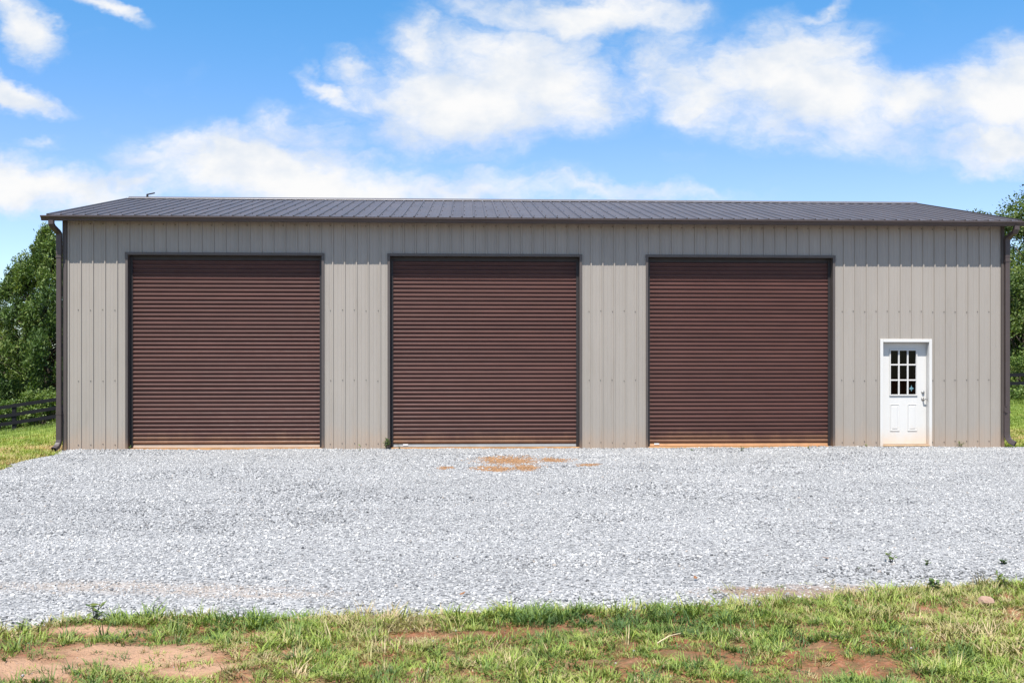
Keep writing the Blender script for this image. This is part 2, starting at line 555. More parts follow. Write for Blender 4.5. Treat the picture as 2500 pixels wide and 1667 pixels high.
BARE = [ell(330, 1600, .50, .30), ell(90, 1640, .35, .22), ell(230, 1540, .34, .10), ell(1090, 1550, .36, .13), ell(860, 1515, .25, .07),
        ell(1545, 1612, .14, .13), ell(1300, 1532, .16, .07), ell(2285, 1500, .14, .12), ell(2010, 1592, .12, .10),
        ell(2135, 1635, .22, .16), ell(1655, 1600, .14, .09), ell(590, 1555, .16, .10), ell(480, 1640, .30, .13), ell(1820, 1572, .12, .07),
        ell(700, 1600, .10, .06), ell(1980, 1540, .12, .06)]
DIRT = [ell(1243, 1128, .50, .75), ell(1203, 1149, .30, .42), ell(1283, 1146, .20, .45), ell(1350, 1127, .30, .36), ell(1085, 1147, .12, .24), ell(1435, 1140, .17, .20)]
STRIP = [ell(2080, 1455, .70, .20), ell(2230, 1458, .32, .22), ell(1870, 1452, .40, .12)]
TAN = [ell(230, 1441, .70, .16), ell(470, 1449, .55, .14), ell(640, 1462, .5, .10)]


def emask(x, y, els, soft=0.45, amp=0.9, seed=21, sc=5):
    r = np.full(np.shape(x), 9.0)
    for (a, b, rx, ry) in els:
        r = np.minimum(r, np.hypot((x - a) / rx, (y - b) / ry))
    r = r + (fbm(x * sc, y * sc * 1.4, seed) - 0.5) * amp * 2
    return 1 - sstep(r, 1 - soft, 1 + soft)


def node_ellipses(t, pos, els, soft, amp, sc):
    nz = t.m('MULTIPLY', t.m('SUBTRACT', t.noise(pos, sc, 5, 0.65), 0.5), amp * 2.2)
    best = None
    for (a, b, rx, ry) in els:
        q = t.v('MULTIPLY', t.v('SUBTRACT', pos, (a, b, 0)), (1 / rx, 1 / ry, 0))
        r = t.v('LENGTH', q)
        best = r if best is None else t.m('MINIMUM', best, r)
    return t.smooth(t.m('ADD', best, nz), 1 + soft, 1 - soft)


def ground_mat():
    m, t, p, pos, _ = new_mat('clay_and_turf')
    flat = t.v('MULTIPLY', pos, (1, 1, 0))
    n = t.noise(flat, 2.2, 7, 0.65)
    n2 = t.noise(flat, 14, 5, 0.65)
    clay = t.ramp(t.m('ADD', t.m('MULTIPLY', n, 0.6), t.m('MULTIPLY', n2, 0.4)),
                  [(0.32, (0.155, 0.050, 0.022)), (0.48, (0.259, 0.108, 0.054)), (0.62, (0.360, 0.194, 0.112)), (0.75, (0.446, 0.295, 0.194))])
    pale = node_ellipses(t, flat, BARE[:3] + [BARE[12], BARE[0]], 0.5, 0.5, 4)
    clay = t.mix(t.m('MULTIPLY', pale, 0.8), clay, (0.45, 0.285, 0.18))
    peb = t.smooth(t.noise(flat, 70, 2, 0.5), 0.64, 0.72)
    clay = t.mix(t.m('MULTIPLY', peb, 0.5), clay, (0.46, 0.37, 0.31))
    # thatch beneath the turf
    y = t.n('ShaderNodeSeparateXYZ', {0: pos}).outputs[1]
    turf = t.ramp(t.noise(flat, 0.9, 7, 0.65), [(0.3, (0.096, 0.124, 0.028)), (0.5, (0.160, 0.180, 0.044)), (0.62, (0.240, 0.192, 0.076)), (0.75, (0.288, 0.160, 0.072))])
    turf = t.mix(t.smooth(n2, .35, .7, 0, .5), turf, (0.12, 0.14, 0.035))
    far = t.smooth(y, -11.0, -7.0)
    thatch = t.m('MULTIPLY', t.smooth(t.noise(flat, 9, 6, 0.7), 0.40, 0.58), 0.62)
    near = t.mix(t.m('MULTIPLY', thatch, t.m('SUBTRACT', 1.0, pale)), clay, (0.10, 0.088, 0.038))
    t.set(p.inputs['Base Color'], t.mix(far, near, turf))
    p.inputs['Roughness'].default_value = 0.95
    p.inputs['Specular IOR Level'].default_value = 0.15
    hgt = t.m('ADD', t.m('MULTIPLY', t.noise(flat, 18, 6, 0.7), 1.0), t.m('MULTIPLY', t.noise(flat, 90, 3, 0.6), 0.25))
    t.set(p.inputs['Normal'], t.n('ShaderNodeBump', {'Strength': 0.8, 'Distance': 0.06, 'Height': hgt}).outputs[0])
    return m


def gravel_mat():
    m, t, p, pos, _ = new_mat('crushed_gravel_bed')
    flat = t.v('MULTIPLY', pos, (1, 1, 0))
    v = t.n('ShaderNodeTexVoronoi', {'Scale': 42.0, 'Randomness': 1.0}); t.set(v.inputs['Vector'], flat)
    cell = t.n('ShaderNodeSeparateColor', {0: v.outputs['Color']}).outputs[0]
    c = t.ramp(cell, [(0.0, (0.108, 0.109, 0.108)), (0.3, (0.216, 0.217, 0.218)), (0.75, (0.302, 0.302, 0.297)), (1.0, (0.410, 0.401, 0.387))])
    big = t.lin(t.noise(t.v('MULTIPLY', flat, (0.6, 1, 1)), 0.8, 5, 0.6), 0.3, 0.7, 0.88, 1.08)
    c = t.v('MULTIPLY', c, t.n('ShaderNodeCombineXYZ', {0: big, 1: big, 2: big}).outputs[0])
    d = node_ellipses(t, flat, DIRT, 0.5, 0.8, 6.0)
    c = t.mix(t.m('MULTIPLY', d, 0.9), c, (0.27, 0.145, 0.065))
    s = node_ellipses(t, flat, STRIP, 0.7, 0.9, 6)
    c = t.mix(t.m('MULTIPLY', s, 0.85), c, (0.20, 0.13, 0.088))
    tn = node_ellipses(t, flat, TAN, 0.8, 0.9, 6)
    c = t.mix(t.m('MULTIPLY', tn, 0.55), c, (0.33, 0.27, 0.22))
    t.set(p.inputs['Base Color'], c)
    p.inputs['Roughness'].default_value = 0.9
    p.inputs['Specular IOR Level'].default_value = 0.2
    dd = t.m('SUBTRACT', 1.0, t.m('MULTIPLY', v.outputs['Distance'], 1.4))
    t.set(p.inputs['Normal'], t.n('ShaderNodeBump', {'Strength': 0.9, 'Distance': 0.014, 'Height': dd}).outputs[0])
    return m


def stone_mat():
    m, t, p, pos, _ = new_mat('gravel_stone')
    a = t.n('ShaderNodeAttribute', attribute_name='tint'); a.attribute_type = 'INSTANCER'
    c = t.ramp(a.outputs['Fac'], [(0.0, (0.054, 0.055, 0.056)), (0.16, (0.162, 0.162, 0.163)), (0.42, (0.286, 0.286, 0.284)), (0.75, (0.373, 0.368, 0.358)),
                                  (0.95, (0.562, 0.549, 0.520)), (0.975, (0.562, 0.549, 0.520)), (0.98, (0.29, 0.165, 0.080)), (0.99, (0.29, 0.165, 0.080)), (1.0, (0.31, 0.27, 0.235))])
    k = t.lin(t.noise(pos, 60, 3, 0.6), 0.3, 0.7, 0.82, 1.12)
    c = t.v('MULTIPLY', c, t.n('ShaderNodeCombineXYZ', {0: k, 1: k, 2: k}).outputs[0])
    t.set(p.inputs['Base Color'], c)
    p.inputs['Roughness'].default_value = 0.75
    p.inputs['Specular IOR Level'].default_value = 0.3
    return m


M['ground'] = ground_mat(); M['gravel'] = gravel_mat(); M['stone'] = stone_mat()

gx = axis([(-700, -60, 40), (-60, -22, 2), (-22, -1, .6), (-1, 1, .25), (1, 15, .11), (15, 30, .6), (30, 60, 2), (60, 700, 40)])
gy = axis([(-120, -30, 10), (-30, -17, 1), (-17, -11, .11), (-11, 30, .6), (30, 90, 3), (90, 1500, 60)])
ground = np_obj('ground', grid_mesh('ground', gx, gy, height, M['ground']))
tag(ground, 'red clay ground with thin turf around the gravel yard', 'ground', kind='structure')


def gravel_z(x, y):
    return height(x, y) + 0.03 * np.clip(gravel_m(x, y) / 0.18, -1.4, 1) + (fbm(x * .9, y * .9, 31) - .5) * .03 + .035 * sstep(y, -.35, -.03) * (fbm(x * 1.9, x * 0 + 3.3, 33) - .25)


yard = np_obj('gravel_yard', grid_mesh('gravel_yard', np.arange(-4, 30, .11), np.arange(-19, .6, .11), gravel_z, M['gravel'],
                                       keep=lambda x, y: (gravel_m(x, y) > -0.12) & (y < 0.3)))
tag(yard, 'pale blue grey crushed gravel yard in front of the garage', 'gravel', kind='structure')

# ------------------------------------------------------------------ garage
W, HD = 18.288, 4.456
DEPTH = 2 * HD
ZE, ZR, OE, OG = 4.492, 5.5686, 0.313, 0.25
SL = (ZR - ZE) / (HD + OE)
DOORS = [(1.151, 4.849), (6.163, 9.860), (11.207, 14.886)]
DTOP = 3.782
WD = (15.834, 16.881, 2.177)         # entry door casing: left, right, top
WALL_TOP = 4.44
RIB = 0.2286
REC = 0.135

garage = empty('garage', (0, 0, 0))
tag(garage, 'long tan steel garage with three brown roll-up doors and a dark metal roof', 'garage')

slab = MB().box(-0.05, W + .05, 0.012, DEPTH - .012, -0.12, 0.055).obj('foundation_slab', M['slab'], garage, bevel=.006)
slab['label'] = 'concrete slab edge stained orange by clay'

# opening rectangles in the facade (x0, x1, z1)
CL = 0.045                            # steel trim face width
OPEN = [(a, b, DTOP) for a, b in DOORS] + [(WD[0] + .05, WD[1] - .05, WD[2] - .05)]

fw = MB()                              # framing behind the siding
xs = 0.0
for (a, b, z1) in OPEN:
    fw.box(xs, a, .004, .13, 0.058, WALL_TOP)
    fw.box(a, b, .004, .13, z1, WALL_TOP)
    xs = b
fw.box(xs, W, .004, .13, 0.058, WALL_TOP)
front_wall = fw.obj('front_wall', M['inside'], garage)

PROF = [(-.024, 0), (-.019, 0), (-.0115, .021), (.0115, .021), (.019, 0), (.080, 0), (.085, .0032), (.095, .0032), (.100, 0), (.148, 0), (.153, .0032),
        (.163, .0032), (.168, 0), (RIB - .024, 0)]


def clip_prof(lo, hi):
    pts = []
    for (x0, h0), (x1, h1) in zip(PROF[:-1], PROF[1:]):
        if x1 <= lo or x0 >= hi: continue
        a, b = max(lo, x0), min(hi, x1)
        g = lambda x: h0 + (h1 - h0) * (x - x0) / (x1 - x0)
        if not pts: pts.append((a, g(a)))
        pts.append((b, g(b)))
    return pts


def strip(mb, lo, hi, z0, z1):
    pr = clip_prof(lo, hi)
    n = len(pr)
    if n < 2: return
    vs = [(x, -h, z0) for x, h in pr] + [(x, -h, z1) for x, h in pr]
    mb.add(vs, [(i, i + 1, n + i + 1, n + i) for i in range(n - 1)])


cache = {}
ZB = 0.018
X0 = 0.03
for k in range(-1, 80):
    xr = X0 + RIB * k
    lo, hi = max(-.024, 0.0 - xr), min(RIB - .024, W - xr)
    if hi - lo < .004: continue
    pieces = []
    cuts = [lo, hi]
    for (a, b, z1) in OPEN:
        for e in (a, b):
            if lo + .001 < e - xr < hi - .001: cuts.append(e - xr)
    cuts.sort()
    for p, q in zip(cuts[:-1], cuts[1:]):
        mid = xr + (p + q) / 2
        zb = ZB
        for (a, b, z1) in OPEN:
            if a < mid < b: zb = z1
        pieces.append((round(p, 4), round(q, 4), zb))
    key = tuple(pieces)
    if key not in cache:
        mb = MB()
        for p, q, zb in pieces: strip(mb, p, q, zb, WALL_TOP)
        cache[key] = mb.mesh('wall_panel', M['wall'])
    o = bpy.data.objects.new('wall_panel', cache[key])
    link(o, front_wall); o.location = (xr, 0, 0)

# side and rear walls: ribbed sheets on the same frame
def ribbed_sheet(name, length, place, ztop):
    """place(s, h, z) -> point; ztop(s) top of the sheet"""
    mb = MB(); k = 0
    pts = []
    while k * RIB < length:
        for x, h in PROF:
            s = k * RIB + x + .024
            if s <= length: pts.append((s, h))
        k += 1
    n = len(pts)
    mb.add([place(s, h, ZB) for s, h in pts] + [place(s, h, ztop(s)) for s, h in pts], [(i, i + 1, n + i + 1, n + i) for i in range(n - 1)])
    return mb.obj(name, M['wall'], garage)


gz = lambda y: ZE + SL * (min(y, DEPTH - y) + OE) - 0.03
ribbed_sheet('side_wall', DEPTH, lambda s, h, z: (-.06 - h, s, z), lambda s: gz(s))
ribbed_sheet('side_wall', DEPTH, lambda s, h, z: (W + .06 + h, s, z), lambda s: gz(s))
ribbed_sheet('rear_wall', W, lambda s, h, z: (s, DEPTH + h, z), lambda s: WALL_TOP)
for x in (0.0, W - .1):
    MB().prism([(.14, .06), (DEPTH - .05, .06), (DEPTH - .05, ZE), (HD, ZR - .1), (.14, ZE)], 'x', x - .055 if x == 0 else x, x + .1 if x == 0 else x + .155).obj('side_frame', M['inside'], garage)
MB().box(.12, W - .12, DEPTH - .12, DEPTH - .004, .06, WALL_TOP).obj('rear_frame', M['inside'], garage)

# corner trims
for sgn, x in ((-1, 0.0), (1, W)):
    a, b = (x - .075, x + .002) if sgn < 0 else (x - .002, x + .06)
    MB().box(a, b, -.030, -.0225, -.02, WALL_TOP).obj('corner_trim', M['trim'], garage)
    e = a if sgn < 0 else b
    MB().box(e - .006 if sgn < 0 else e - .001, e + .001 if sgn < 0 else e + .006, -.0225, .075, -.02, WALL_TOP).obj('corner_trim', M['trim'], garage)

# eave: soffit, fascia, gutter
MB().box(-OG + .02, W + OG - .02, -.262, -.002, WALL_TOP + .002, WALL_TOP + .018).obj('soffit', M['wall'], garage)
MB().box(-OG + .01, W + OG - .01, -.285, -.264, WALL_TOP - .055, ZE - .012).obj('fascia', M['gutter'], garage)
GZ0, GZ1 = 4.385, 4.474
GF = -.392
gprof = [(-.287, GZ1 + .01), (-.287, GZ0), (-.345, GZ0), (-.350, GZ0 + .03), (-.372, GZ0 + .055), (GF, GZ0 + .066), (GF, GZ1), (GF + .014, GZ1 + .002),
         (GF + .014, GZ1 - .006), (GF + .006, GZ1 - .006), (GF + .006, GZ0 + .070), (-.366, GZ0 + .060), (-.343, GZ0 + .033), (-.338, GZ0 + .005),
         (-.292, GZ0 + .005), (-.292, GZ1 + .01)]
gutter = MB().prism(gprof, 'x', -.352, W + .352).obj('gutter', M['gutter'], garage)
for x in (-.352, W + .350):
    MB().prism([gprof[i] for i in (0, 1, 2, 3, 4, 5, 6)], 'x', x - .002, x + .004).obj('end_cap', M['gutter'], gutter)
MB().prism([(-y + DEPTH, z) for y, z in gprof], 'x', -.352, W + .352).obj('gutter', M['gutter'], garage)
MB().box(-OG + .01, W + OG - .01, DEPTH + .264, DEPTH + .285, WALL_TOP - .055, ZE - .012).obj('fascia', M['gutter'], garage)

# downspouts
for sgn in (-1, 1):
    xc = -.124 if sgn < 0 else W + .094
    yc = -.07
    xo = xc - .045 if sgn < 0 else xc + .05
    ztop = 4.20
    body = MB().rect_sweep([(xc, yc, ztop), (xc, yc, 2.5), (xc, yc, .84)], (1, 0, 0), .092, .068).obj('downspout', M['gutter'], garage, bevel=.004)
    MB().rect_sweep([(xo, -.325, GZ0 + .004), (xo, -.325, GZ0 - .06), (xo + (xc - xo) * .2, -.29, GZ0 - .11), (xc - (xc - xo) * .2, yc - .03, GZ0 - .19),
                     (xc, yc, GZ0 - .23), (xc, yc, 3.78 if sgn < 0 else 3.80)], (1, 0, 0), .100, .076).obj('elbow', M['gutter'], body)
    zb = .15 if sgn < 0 else .19
    ex, ey = (-.035, -.17) if sgn < 0 else (.10, -.12)
    MB().rect_sweep([(xc, yc, .86), (xc, yc, zb + .08), (xc + ex * .12, yc + ey * .12, zb + .015), (xc + ex * .4, yc + ey * .45, zb - .045),
                     (xc + ex, yc + ey, zb - .085)], (1, 0, 0) if sgn < 0 else (.75, -.65, 0), .100, .076, open_end=True).obj('outlet_elbow', M['gutter'], body)
    for z in (3.72, .73):
        MB().box(xc - .053, xc + .053, yc - .042, yc + .06, z - .012, z + .012).obj('strap', M['gutter'], body)

# roof
def roof_pt(x, d, h, back=False):
    """d: distance up the slope measured horizontally from the eave edge; h: above the sheet"""
    y = -OE + d; z = ZE + SL * d
    nx = math.hypot(1, SL)
    y -= h * SL / nx; z += h / nx
    return (x, DEPTH - y if back else y, z)


RUN = HD + OE
rlen = math.hypot(RUN, SL * RUN)
deck = MB()
deck.prism([(-OE + .03, ZE - .045), (HD, ZR - .045), (DEPTH + OE - .03, ZE - .045), (DEPTH + OE - .03, ZE - .012), (HD, ZR - .012), (-OE + .03, ZE - .012)],
           'x', -OG + .012, W + OG - .012)
roof = deck.obj('roof', M['gutter'], garage)
nroof = int(round((W + 2 * OG) / RIB))
rs = (W + 2 * OG) / nroof
RPROF = [(-.022, 0), (-.018, 0), (-.011, .021), (.011, .021), (.018, 0), (.078, 0), (.083, .003), (.093, .003), (.098, 0), (.146, 0), (.151, .003), (.161, .003), (.166, 0), (rs - .022, 0)]
for back in (False, True):
    n = len(RPROF)
    vs = []
    for d in (0, RUN - .02):
        vs += [roof_pt(x, d, h, back) for x, h in RPROF]
    # folded edge at the eave
    base = len(vs)
    vs += [(x, (lambda p: p[1])(roof_pt(x, 0.002, 0, back)), roof_pt(x, 0.002, 0, back)[2] - .010) for x, h in RPROF]
    fs = [(i, i + 1, n + i + 1, n + i) for i in range(n - 1)] + [(base + i, base + i + 1, i + 1, i) for i in range(n - 1)]
    if back: fs = [f[::-1] for f in fs]
    me = MB().add(vs, fs).mesh('roof_panel', M['roof'])
    for k in range(nroof):
        o = bpy.data.objects.new('roof_panel', me)
        link(o, roof); o.location = (-OG + .022 + k * rs, 0, 0)
# dark foam closures at the rib mouths
cl = MB()
for k in range(nroof):
    x = -OG + .022 + k * rs
    p = [roof_pt(x - .019, .004, .0, False), roof_pt(x + .019, .004, .0, False), roof_pt(x + .008, .004, .017, False), roof_pt(x - .008, .004, .017, False)]
    cl.add(p, [(0, 1, 2, 3)])
tag(cl.obj('rib_closures', M['guide'], roof), kind='stuff')
# ridge cap
rc = []
for d, h in ((RUN - .16, .021), (RUN - .155, .026), (RUN - .06, .026)):
    p = roof_pt(0, d, h); rc.append((p[1], p[2]))
zt = roof_pt(0, RUN - .01, .040)
full = rc + [(HD - .03, zt[2]), (HD, zt[2] + .012), (HD + .03, zt[2])] + [(DEPTH - y, z) for y, z in rc[::-1]]
under = [(y, z - .004) for y, z in full[::-1]]
MB().prism(full + under, 'x', -OG - .01, W + OG + .01).obj('ridge_cap', M['cap'], roof)
# rake trims
for x0, x1 in ((-OG - .018, -OG - .002), (W + OG + .002, W + OG + .018)):
    for back in (False, True):
        a = roof_pt(0, 0, .024, back); b = roof_pt(0, RUN, .024, back)
        MB().add([(x0, a[1], a[2]), (x1, a[1], a[2]), (x1, a[1], a[2] - .13), (x0, a[1], a[2] - .13), (x0, b[1], b[2]), (x1, b[1], b[2]), (x1, b[1], b[2] - .13), (x0, b[1], b[2] - .13)],
                 [(0, 1, 2, 3), (7, 6, 5, 4), (0, 4, 5, 1), (1, 5, 6, 2), (2, 6, 7, 3), (3, 7, 4, 0)]).obj('rake_trim', M['trim'], roof)
# the bent black bar that pokes above the ridge
bx, _ = at_depth(376, 24.7)
brk = MB()
brk.box(bx - .06, bx - .015, HD - .04, HD - .01, ZR + .02, ZR + .095)
brk.add([(bx - .055, HD - .04, ZR + .075), (bx + .135, HD - .04, ZR + .115), (bx + .135, HD - .01, ZR + .115), (bx - .055, HD - .01, ZR + .075),
         (bx - .055, HD - .04, ZR + .105), (bx + .135, HD - .04, ZR + .145), (bx + .135, HD - .01, ZR + .145), (bx - .055, HD - .01, ZR + .105)],
        [(0, 3, 2, 1), (4, 5, 6, 7), (0, 1, 5, 4), (1, 2, 6, 5), (2, 3, 7, 6), (3, 0, 4, 7)])
brk.obj('bracket', M['black_metal'], roof, bevel=.006)['label'] = 'bent black bar poking above the ridge'

# screws (a few millimetres each)
rnd = random.Random(4)
scw = MB()


def screw(mb, c, n_axis, r=.0095, h=.008):
    k = 6
    c = Vector(c); na = Vector(n_axis).normalized()
    u = na.cross(Vector((0.2, .5, .84))).normalized(); v = na.cross(u)
    r1 = [c + (u * math.cos(i * 2 * math.pi / k) + v * math.sin(i * 2 * math.pi / k)) * r for i in range(k)]
    r2 = [q + na * h for q in r1]
    mb.add(r1 + r2, [(i, (i + 1) % k, k + (i + 1) % k, k + i) for i in range(k)] + [tuple(range(k, 2 * k))])


for k in range(0, 80):
    x = X0 + RIB * k - .042
    if x < .02: continue
    for z in (.14, 1.36, 2.72, 4.36):
        if any(a - .03 < x < b + .03 and z < z1 + .05 for a, b, z1 in OPEN): continue
        if WD[0] - .02 < x < WD[1] + .02 and z < WD[2] + .03: continue
        screw(scw, (x + rnd.uniform(-.006, .006), 0, z + rnd.uniform(-.012, .012)), (0, -1, 0))
tag(scw.obj('screws', M['screw'], front_wall), kind='stuff')
scr = MB()
nrm = (0, -SL, 1)
for k in range(nroof):
    for j, d in enumerate((.5, 1.6, 2.7, 3.8, 4.45)):
        screw(scr, roof_pt(-OG + .022 + k * rs + .045, d + rnd.uniform(-.02, .02), 0), nrm, .010, .010)
tag(scr.obj('screws', M['guide'], roof), kind='stuff')

# roll-up doors
PITCH = 0.0795
sl_prof = [(.0, PITCH), (-.004, PITCH - .004), (-.0155, PITCH - .011), (-.0195, PITCH - .016), (-.0190, PITCH - .032), (-.0195, PITCH - .042), (-.0165, PITCH - .047),
           (.001, PITCH - .050), (.004, PITCH - .054), (.004, .004), (.0, 0.0)]
slat_mesh = {}


def slat_obj(x0, x1, z, parent, key):
    if key not in slat_mesh:
        mb = MB()
        n = len(sl_prof)
        vs = []
        for x in (x0, x1):
            vs += [(x - (x0 + x1) / 2, REC + y, zz) for y, zz in sl_prof]
        mb.add(vs, [(i, n + i, n + i + 1, i + 1) for i in range(n - 1)])
        slat_mesh[key] = mb.mesh('slat', M['shutter'])
    o = bpy.data.objects.new('slat', slat_mesh[key])
    link(o, parent); o.location = ((x0 + x1) / 2, 0, z)


bars = ['bar_white', 'bar_silver', 'bar_rust']
dl = ['roll-up door with chalky white bottom bar', 'roll-up door with clean silver bottom bar', 'roll-up door with clay stained bottom bar']
for di, (a, b) in enumerate(DOORS):
    # steel trim round the opening
    for s, e in ((-1, a), (1, b)):
        x0, x1 = (e - CL, e + .001) if s < 0 else (e - .001, e + CL)
        MB().box(x0, x1, -.0295, -.0225, .01, DTOP - .03).obj('jamb_trim', M['trim'], garage)
        x0, x1 = (e - .004, e + .002) if s < 0 else (e - .002, e + .004)
        MB().box(x0, x1, -.0215, REC + .03, .056, DTOP).obj('jamb_return', M['trim'], garage)
    MB().box(a - CL - .006, b + CL + .006, -.034, -.0225, DTOP - .004, DTOP + CL).obj('header_trim', M['trim'], garage)
    for s, e in ((-1, a), (1, b)):
        x0, x1 = (e - CL - .005, e + .001) if s < 0 else (e - .001, e + CL + .005)
        MB().box(x0, x1, -.0335, -.0300, DTOP - .085, DTOP - .005).obj('trim_corner', M['trim'], garage)
    MB().box(a + .003, b - .003, -.021, REC + .03, DTOP - .006, DTOP - .001).obj('header_return', M['trim'], garage)
    fr = MB()
    for x0, x1 in ((a + .004, a + .055), (b - .055, b - .004)):
        fr.box(x0, x1, REC - .035, REC + .04, .057, DTOP - .01)
    door = fr.obj('roll_door', M['guide'], garage)
    door['label'] = dl[di]
    x0, x1 = a + .046, b - .046
    MB().box(x0, x1, REC + .035, REC + .045, .06, DTOP - .012).obj('back_sheet', M['guide'], door)
    z = .115
    k = 0
    while z + PITCH < DTOP - .03:
        slat_obj(x0, x1, z, door, di)
        z += PITCH; k += 1
    MB().box(x0, x1, REC - .012, REC + .02, z, DTOP - .012).obj('top_roll', M['guide'], door)
    bb = MB().prism([(REC - .022, .062), (REC + .02, .062), (REC + .02, .113), (REC - .004, .113), (REC - .006, .082), (REC - .022, .078)], 'x', x0, x1).obj('bottom_bar', M[bars[di]], door)
    bb['label'] = ['chalky white bottom bar', 'silver bottom bar', 'clay stained bottom bar'][di]
    if di > 0:
        lx = x0 + (.20 if di == 1 else .10)
        MB().box(lx, lx + .10, REC - .022, REC - .0065, .092, .118).obj('pull_latch', M['plate'], door)
    for xx in (a + .9, b - .9):
        MB().box(xx, xx + .03, REC - .020, REC - .006, .080, .112).obj('lock_hole', M['guide'], door) if di == 3 else None

# entry door
ed = MB()
LX0, LX1, LZ0, LZ1 = 15.905, 16.817, .088, 2.105
LY = .098
PANES = [(c, r) for r in ((.989, 1.256), (1.293, 1.563), (1.598, 1.863)) for c in ((.190, .342), (.372, .522), (.552, .704))]
gx0, gx1, gz0, gz1 = LX0 + .190, LX0 + .704, LZ0 + .989, LZ0 + 1.863
pan = [(.178, .372), (.534, .728)]
pz0, pz1 = LZ0 + .26, LZ0 + .795
# leaf as boards round the glazing and two recessed panels
ed.box(LX0, gx0, LY, LY + .044, LZ0, LZ1)
ed.box(gx1, LX1, LY, LY + .044, LZ0, LZ1)
ed.box(gx0, gx1, LY, LY + .044, gz1, LZ1)
ed.box(gx0, gx1, LY, LY + .044, LZ0, gz0)
entry = ed.obj('entry_door', M['white'], garage)
entry['label'] = 'white half-glass entry door'
for (p0, p1) in pan:
    x0, x1 = LX0 + p0, LX0 + p1
    ring = MB()
    o_ = [(x0, pz0), (x1, pz0), (x1, pz1), (x0, pz1)]
    def inset(d): return [(x0 + d, pz0 + d), (x1 - d, pz0 + d), (x1 - d, pz1 - d), (x0 + d, pz1 - d)]
    lv = [(o_, LY - .001), (inset(.004), LY - .010), (inset(.012), LY - .010), (inset(.022), LY - .0022), (inset(.036), LY - .0022), (inset(.050), LY - .008)]
    vs = [(x, y, z) for pts, y in lv for x, z in pts]
    fs = []
    for j in range(len(lv) - 1):
        for i in range(4): fs.append((j * 4 + i, j * 4 + (i + 1) % 4, j * 4 + 4 + (i + 1) % 4, j * 4 + 4 + i))
    fs.append(tuple(range(len(lv) * 4 - 4, len(lv) * 4)))
    ring.add(vs, fs).obj('raised_panel', M['white'], entry)
# glazing frame, muntins, panes
gf = MB()
t_ = .026
for (x0, x1, z0, z1) in ((gx0 - t_, gx1 + t_, gz0 - t_, gz0 - .001), (gx0 - t_, gx1 + t_, gz1 + .001, gz1 + t_), (gx0 - t_, gx0 - .001, gz0 - .001, gz1 + .001), (gx1 + .001, gx1 + t_, gz0 - .001, gz1 + .001)):
    gf.box(x0, x1, LY - .020, LY - .0005, z0, z1)
gf.obj('glazing_frame', M['white'], entry, bevel=.004)
for x in (LX0 + .357, LX0 + .537):
    MB().box(x - .0145, x + .0145, LY - .012, LY + .018, gz0, gz1).obj('muntin', M['white'], entry, bevel=.004)
for z in (LZ0 + 1.2745, LZ0 + 1.5805):
    for c0, c1 in ((.190, .342), (.372, .522), (.552, .704)):
        MB().box(LX0 + c0 + .0005, LX0 + c1 - .0005, LY - .0115, LY + .018, z - .0145, z + .0145).obj('muntin', M['white'], entry, bevel=.004)
for (c, r) in PANES:
    MB().box(LX0 + c[0], LX0 + c[1], LY + .019, LY + .023, LZ0 + r[0], LZ0 + r[1]).obj('pane', M['glass'], entry)
# pale blue star ornament in the lower pane
oc = (LX0 + .620, LZ0 + 1.105)
star = [(0, .068), (.010, .026), (.050, .004), (.012, -.022), (-.002, -.060), (-.014, -.022), (-.040, -.014), (-.038, .014), (-.014, .024)]
sv = [(oc[0] + x, LY + .010, oc[1] + z) for x, z in star] + [(oc[0] + x, LY + .016, oc[1] + z) for x, z in star]
n_ = len(star)
MB().add(sv + [(oc[0], LY + .004, oc[1])], [(i, (i + 1) % n_, 2 * n_) for i in range(n_)] + [(i, n_ + i, n_ + (i + 1) % n_, (i + 1) % n_) for i in range(n_)]).obj('star_ornament', M['ornament'], entry)
# hardware
def lathe(mb, c, prof, n=16):
    vs = []
    for y, r in prof:
        vs += [(c[0] + r * math.cos(2 * math.pi * k / n), c[1] + y, c[2] + r * math.sin(2 * math.pi * k / n)) for k in range(n)]
    fs = [(j * n + k, j * n + (k + 1) % n, (j + 1) * n + (k + 1) % n, (j + 1) * n + k) for j in range(len(prof) - 1) for k in range(n)]
    fs.append(tuple((len(prof) - 1) * n + k for k in range(n)))
    mb.add(vs, fs)


hx = LX0 + .846
dbm = MB(); lathe(dbm, (hx, LY, LZ0 + 1.03), [(0, .032), (-.008, .032), (-.012, .027), (-.026, .024), (-.030, .018)])
dbm.obj('deadbolt', M['nickel'], entry, smooth=True)
hb = MB(); lathe(hb, (hx, LY, LZ0 + .895), [(0, .034), (-.008, .034), (-.012, .016), (-.055, .013), (-.062, .010)])
hb.tube([(hx - .008, LY - .056, LZ0 + .895), (hx + .02, LY - .060, LZ0 + .898), (hx + .055, LY - .058, LZ0 + .890), (hx + .075, LY - .05, LZ0 + .888)], [.011, .011, .009, .007])
hb.obj('door_handle', M['nickel'], entry, smooth=True)
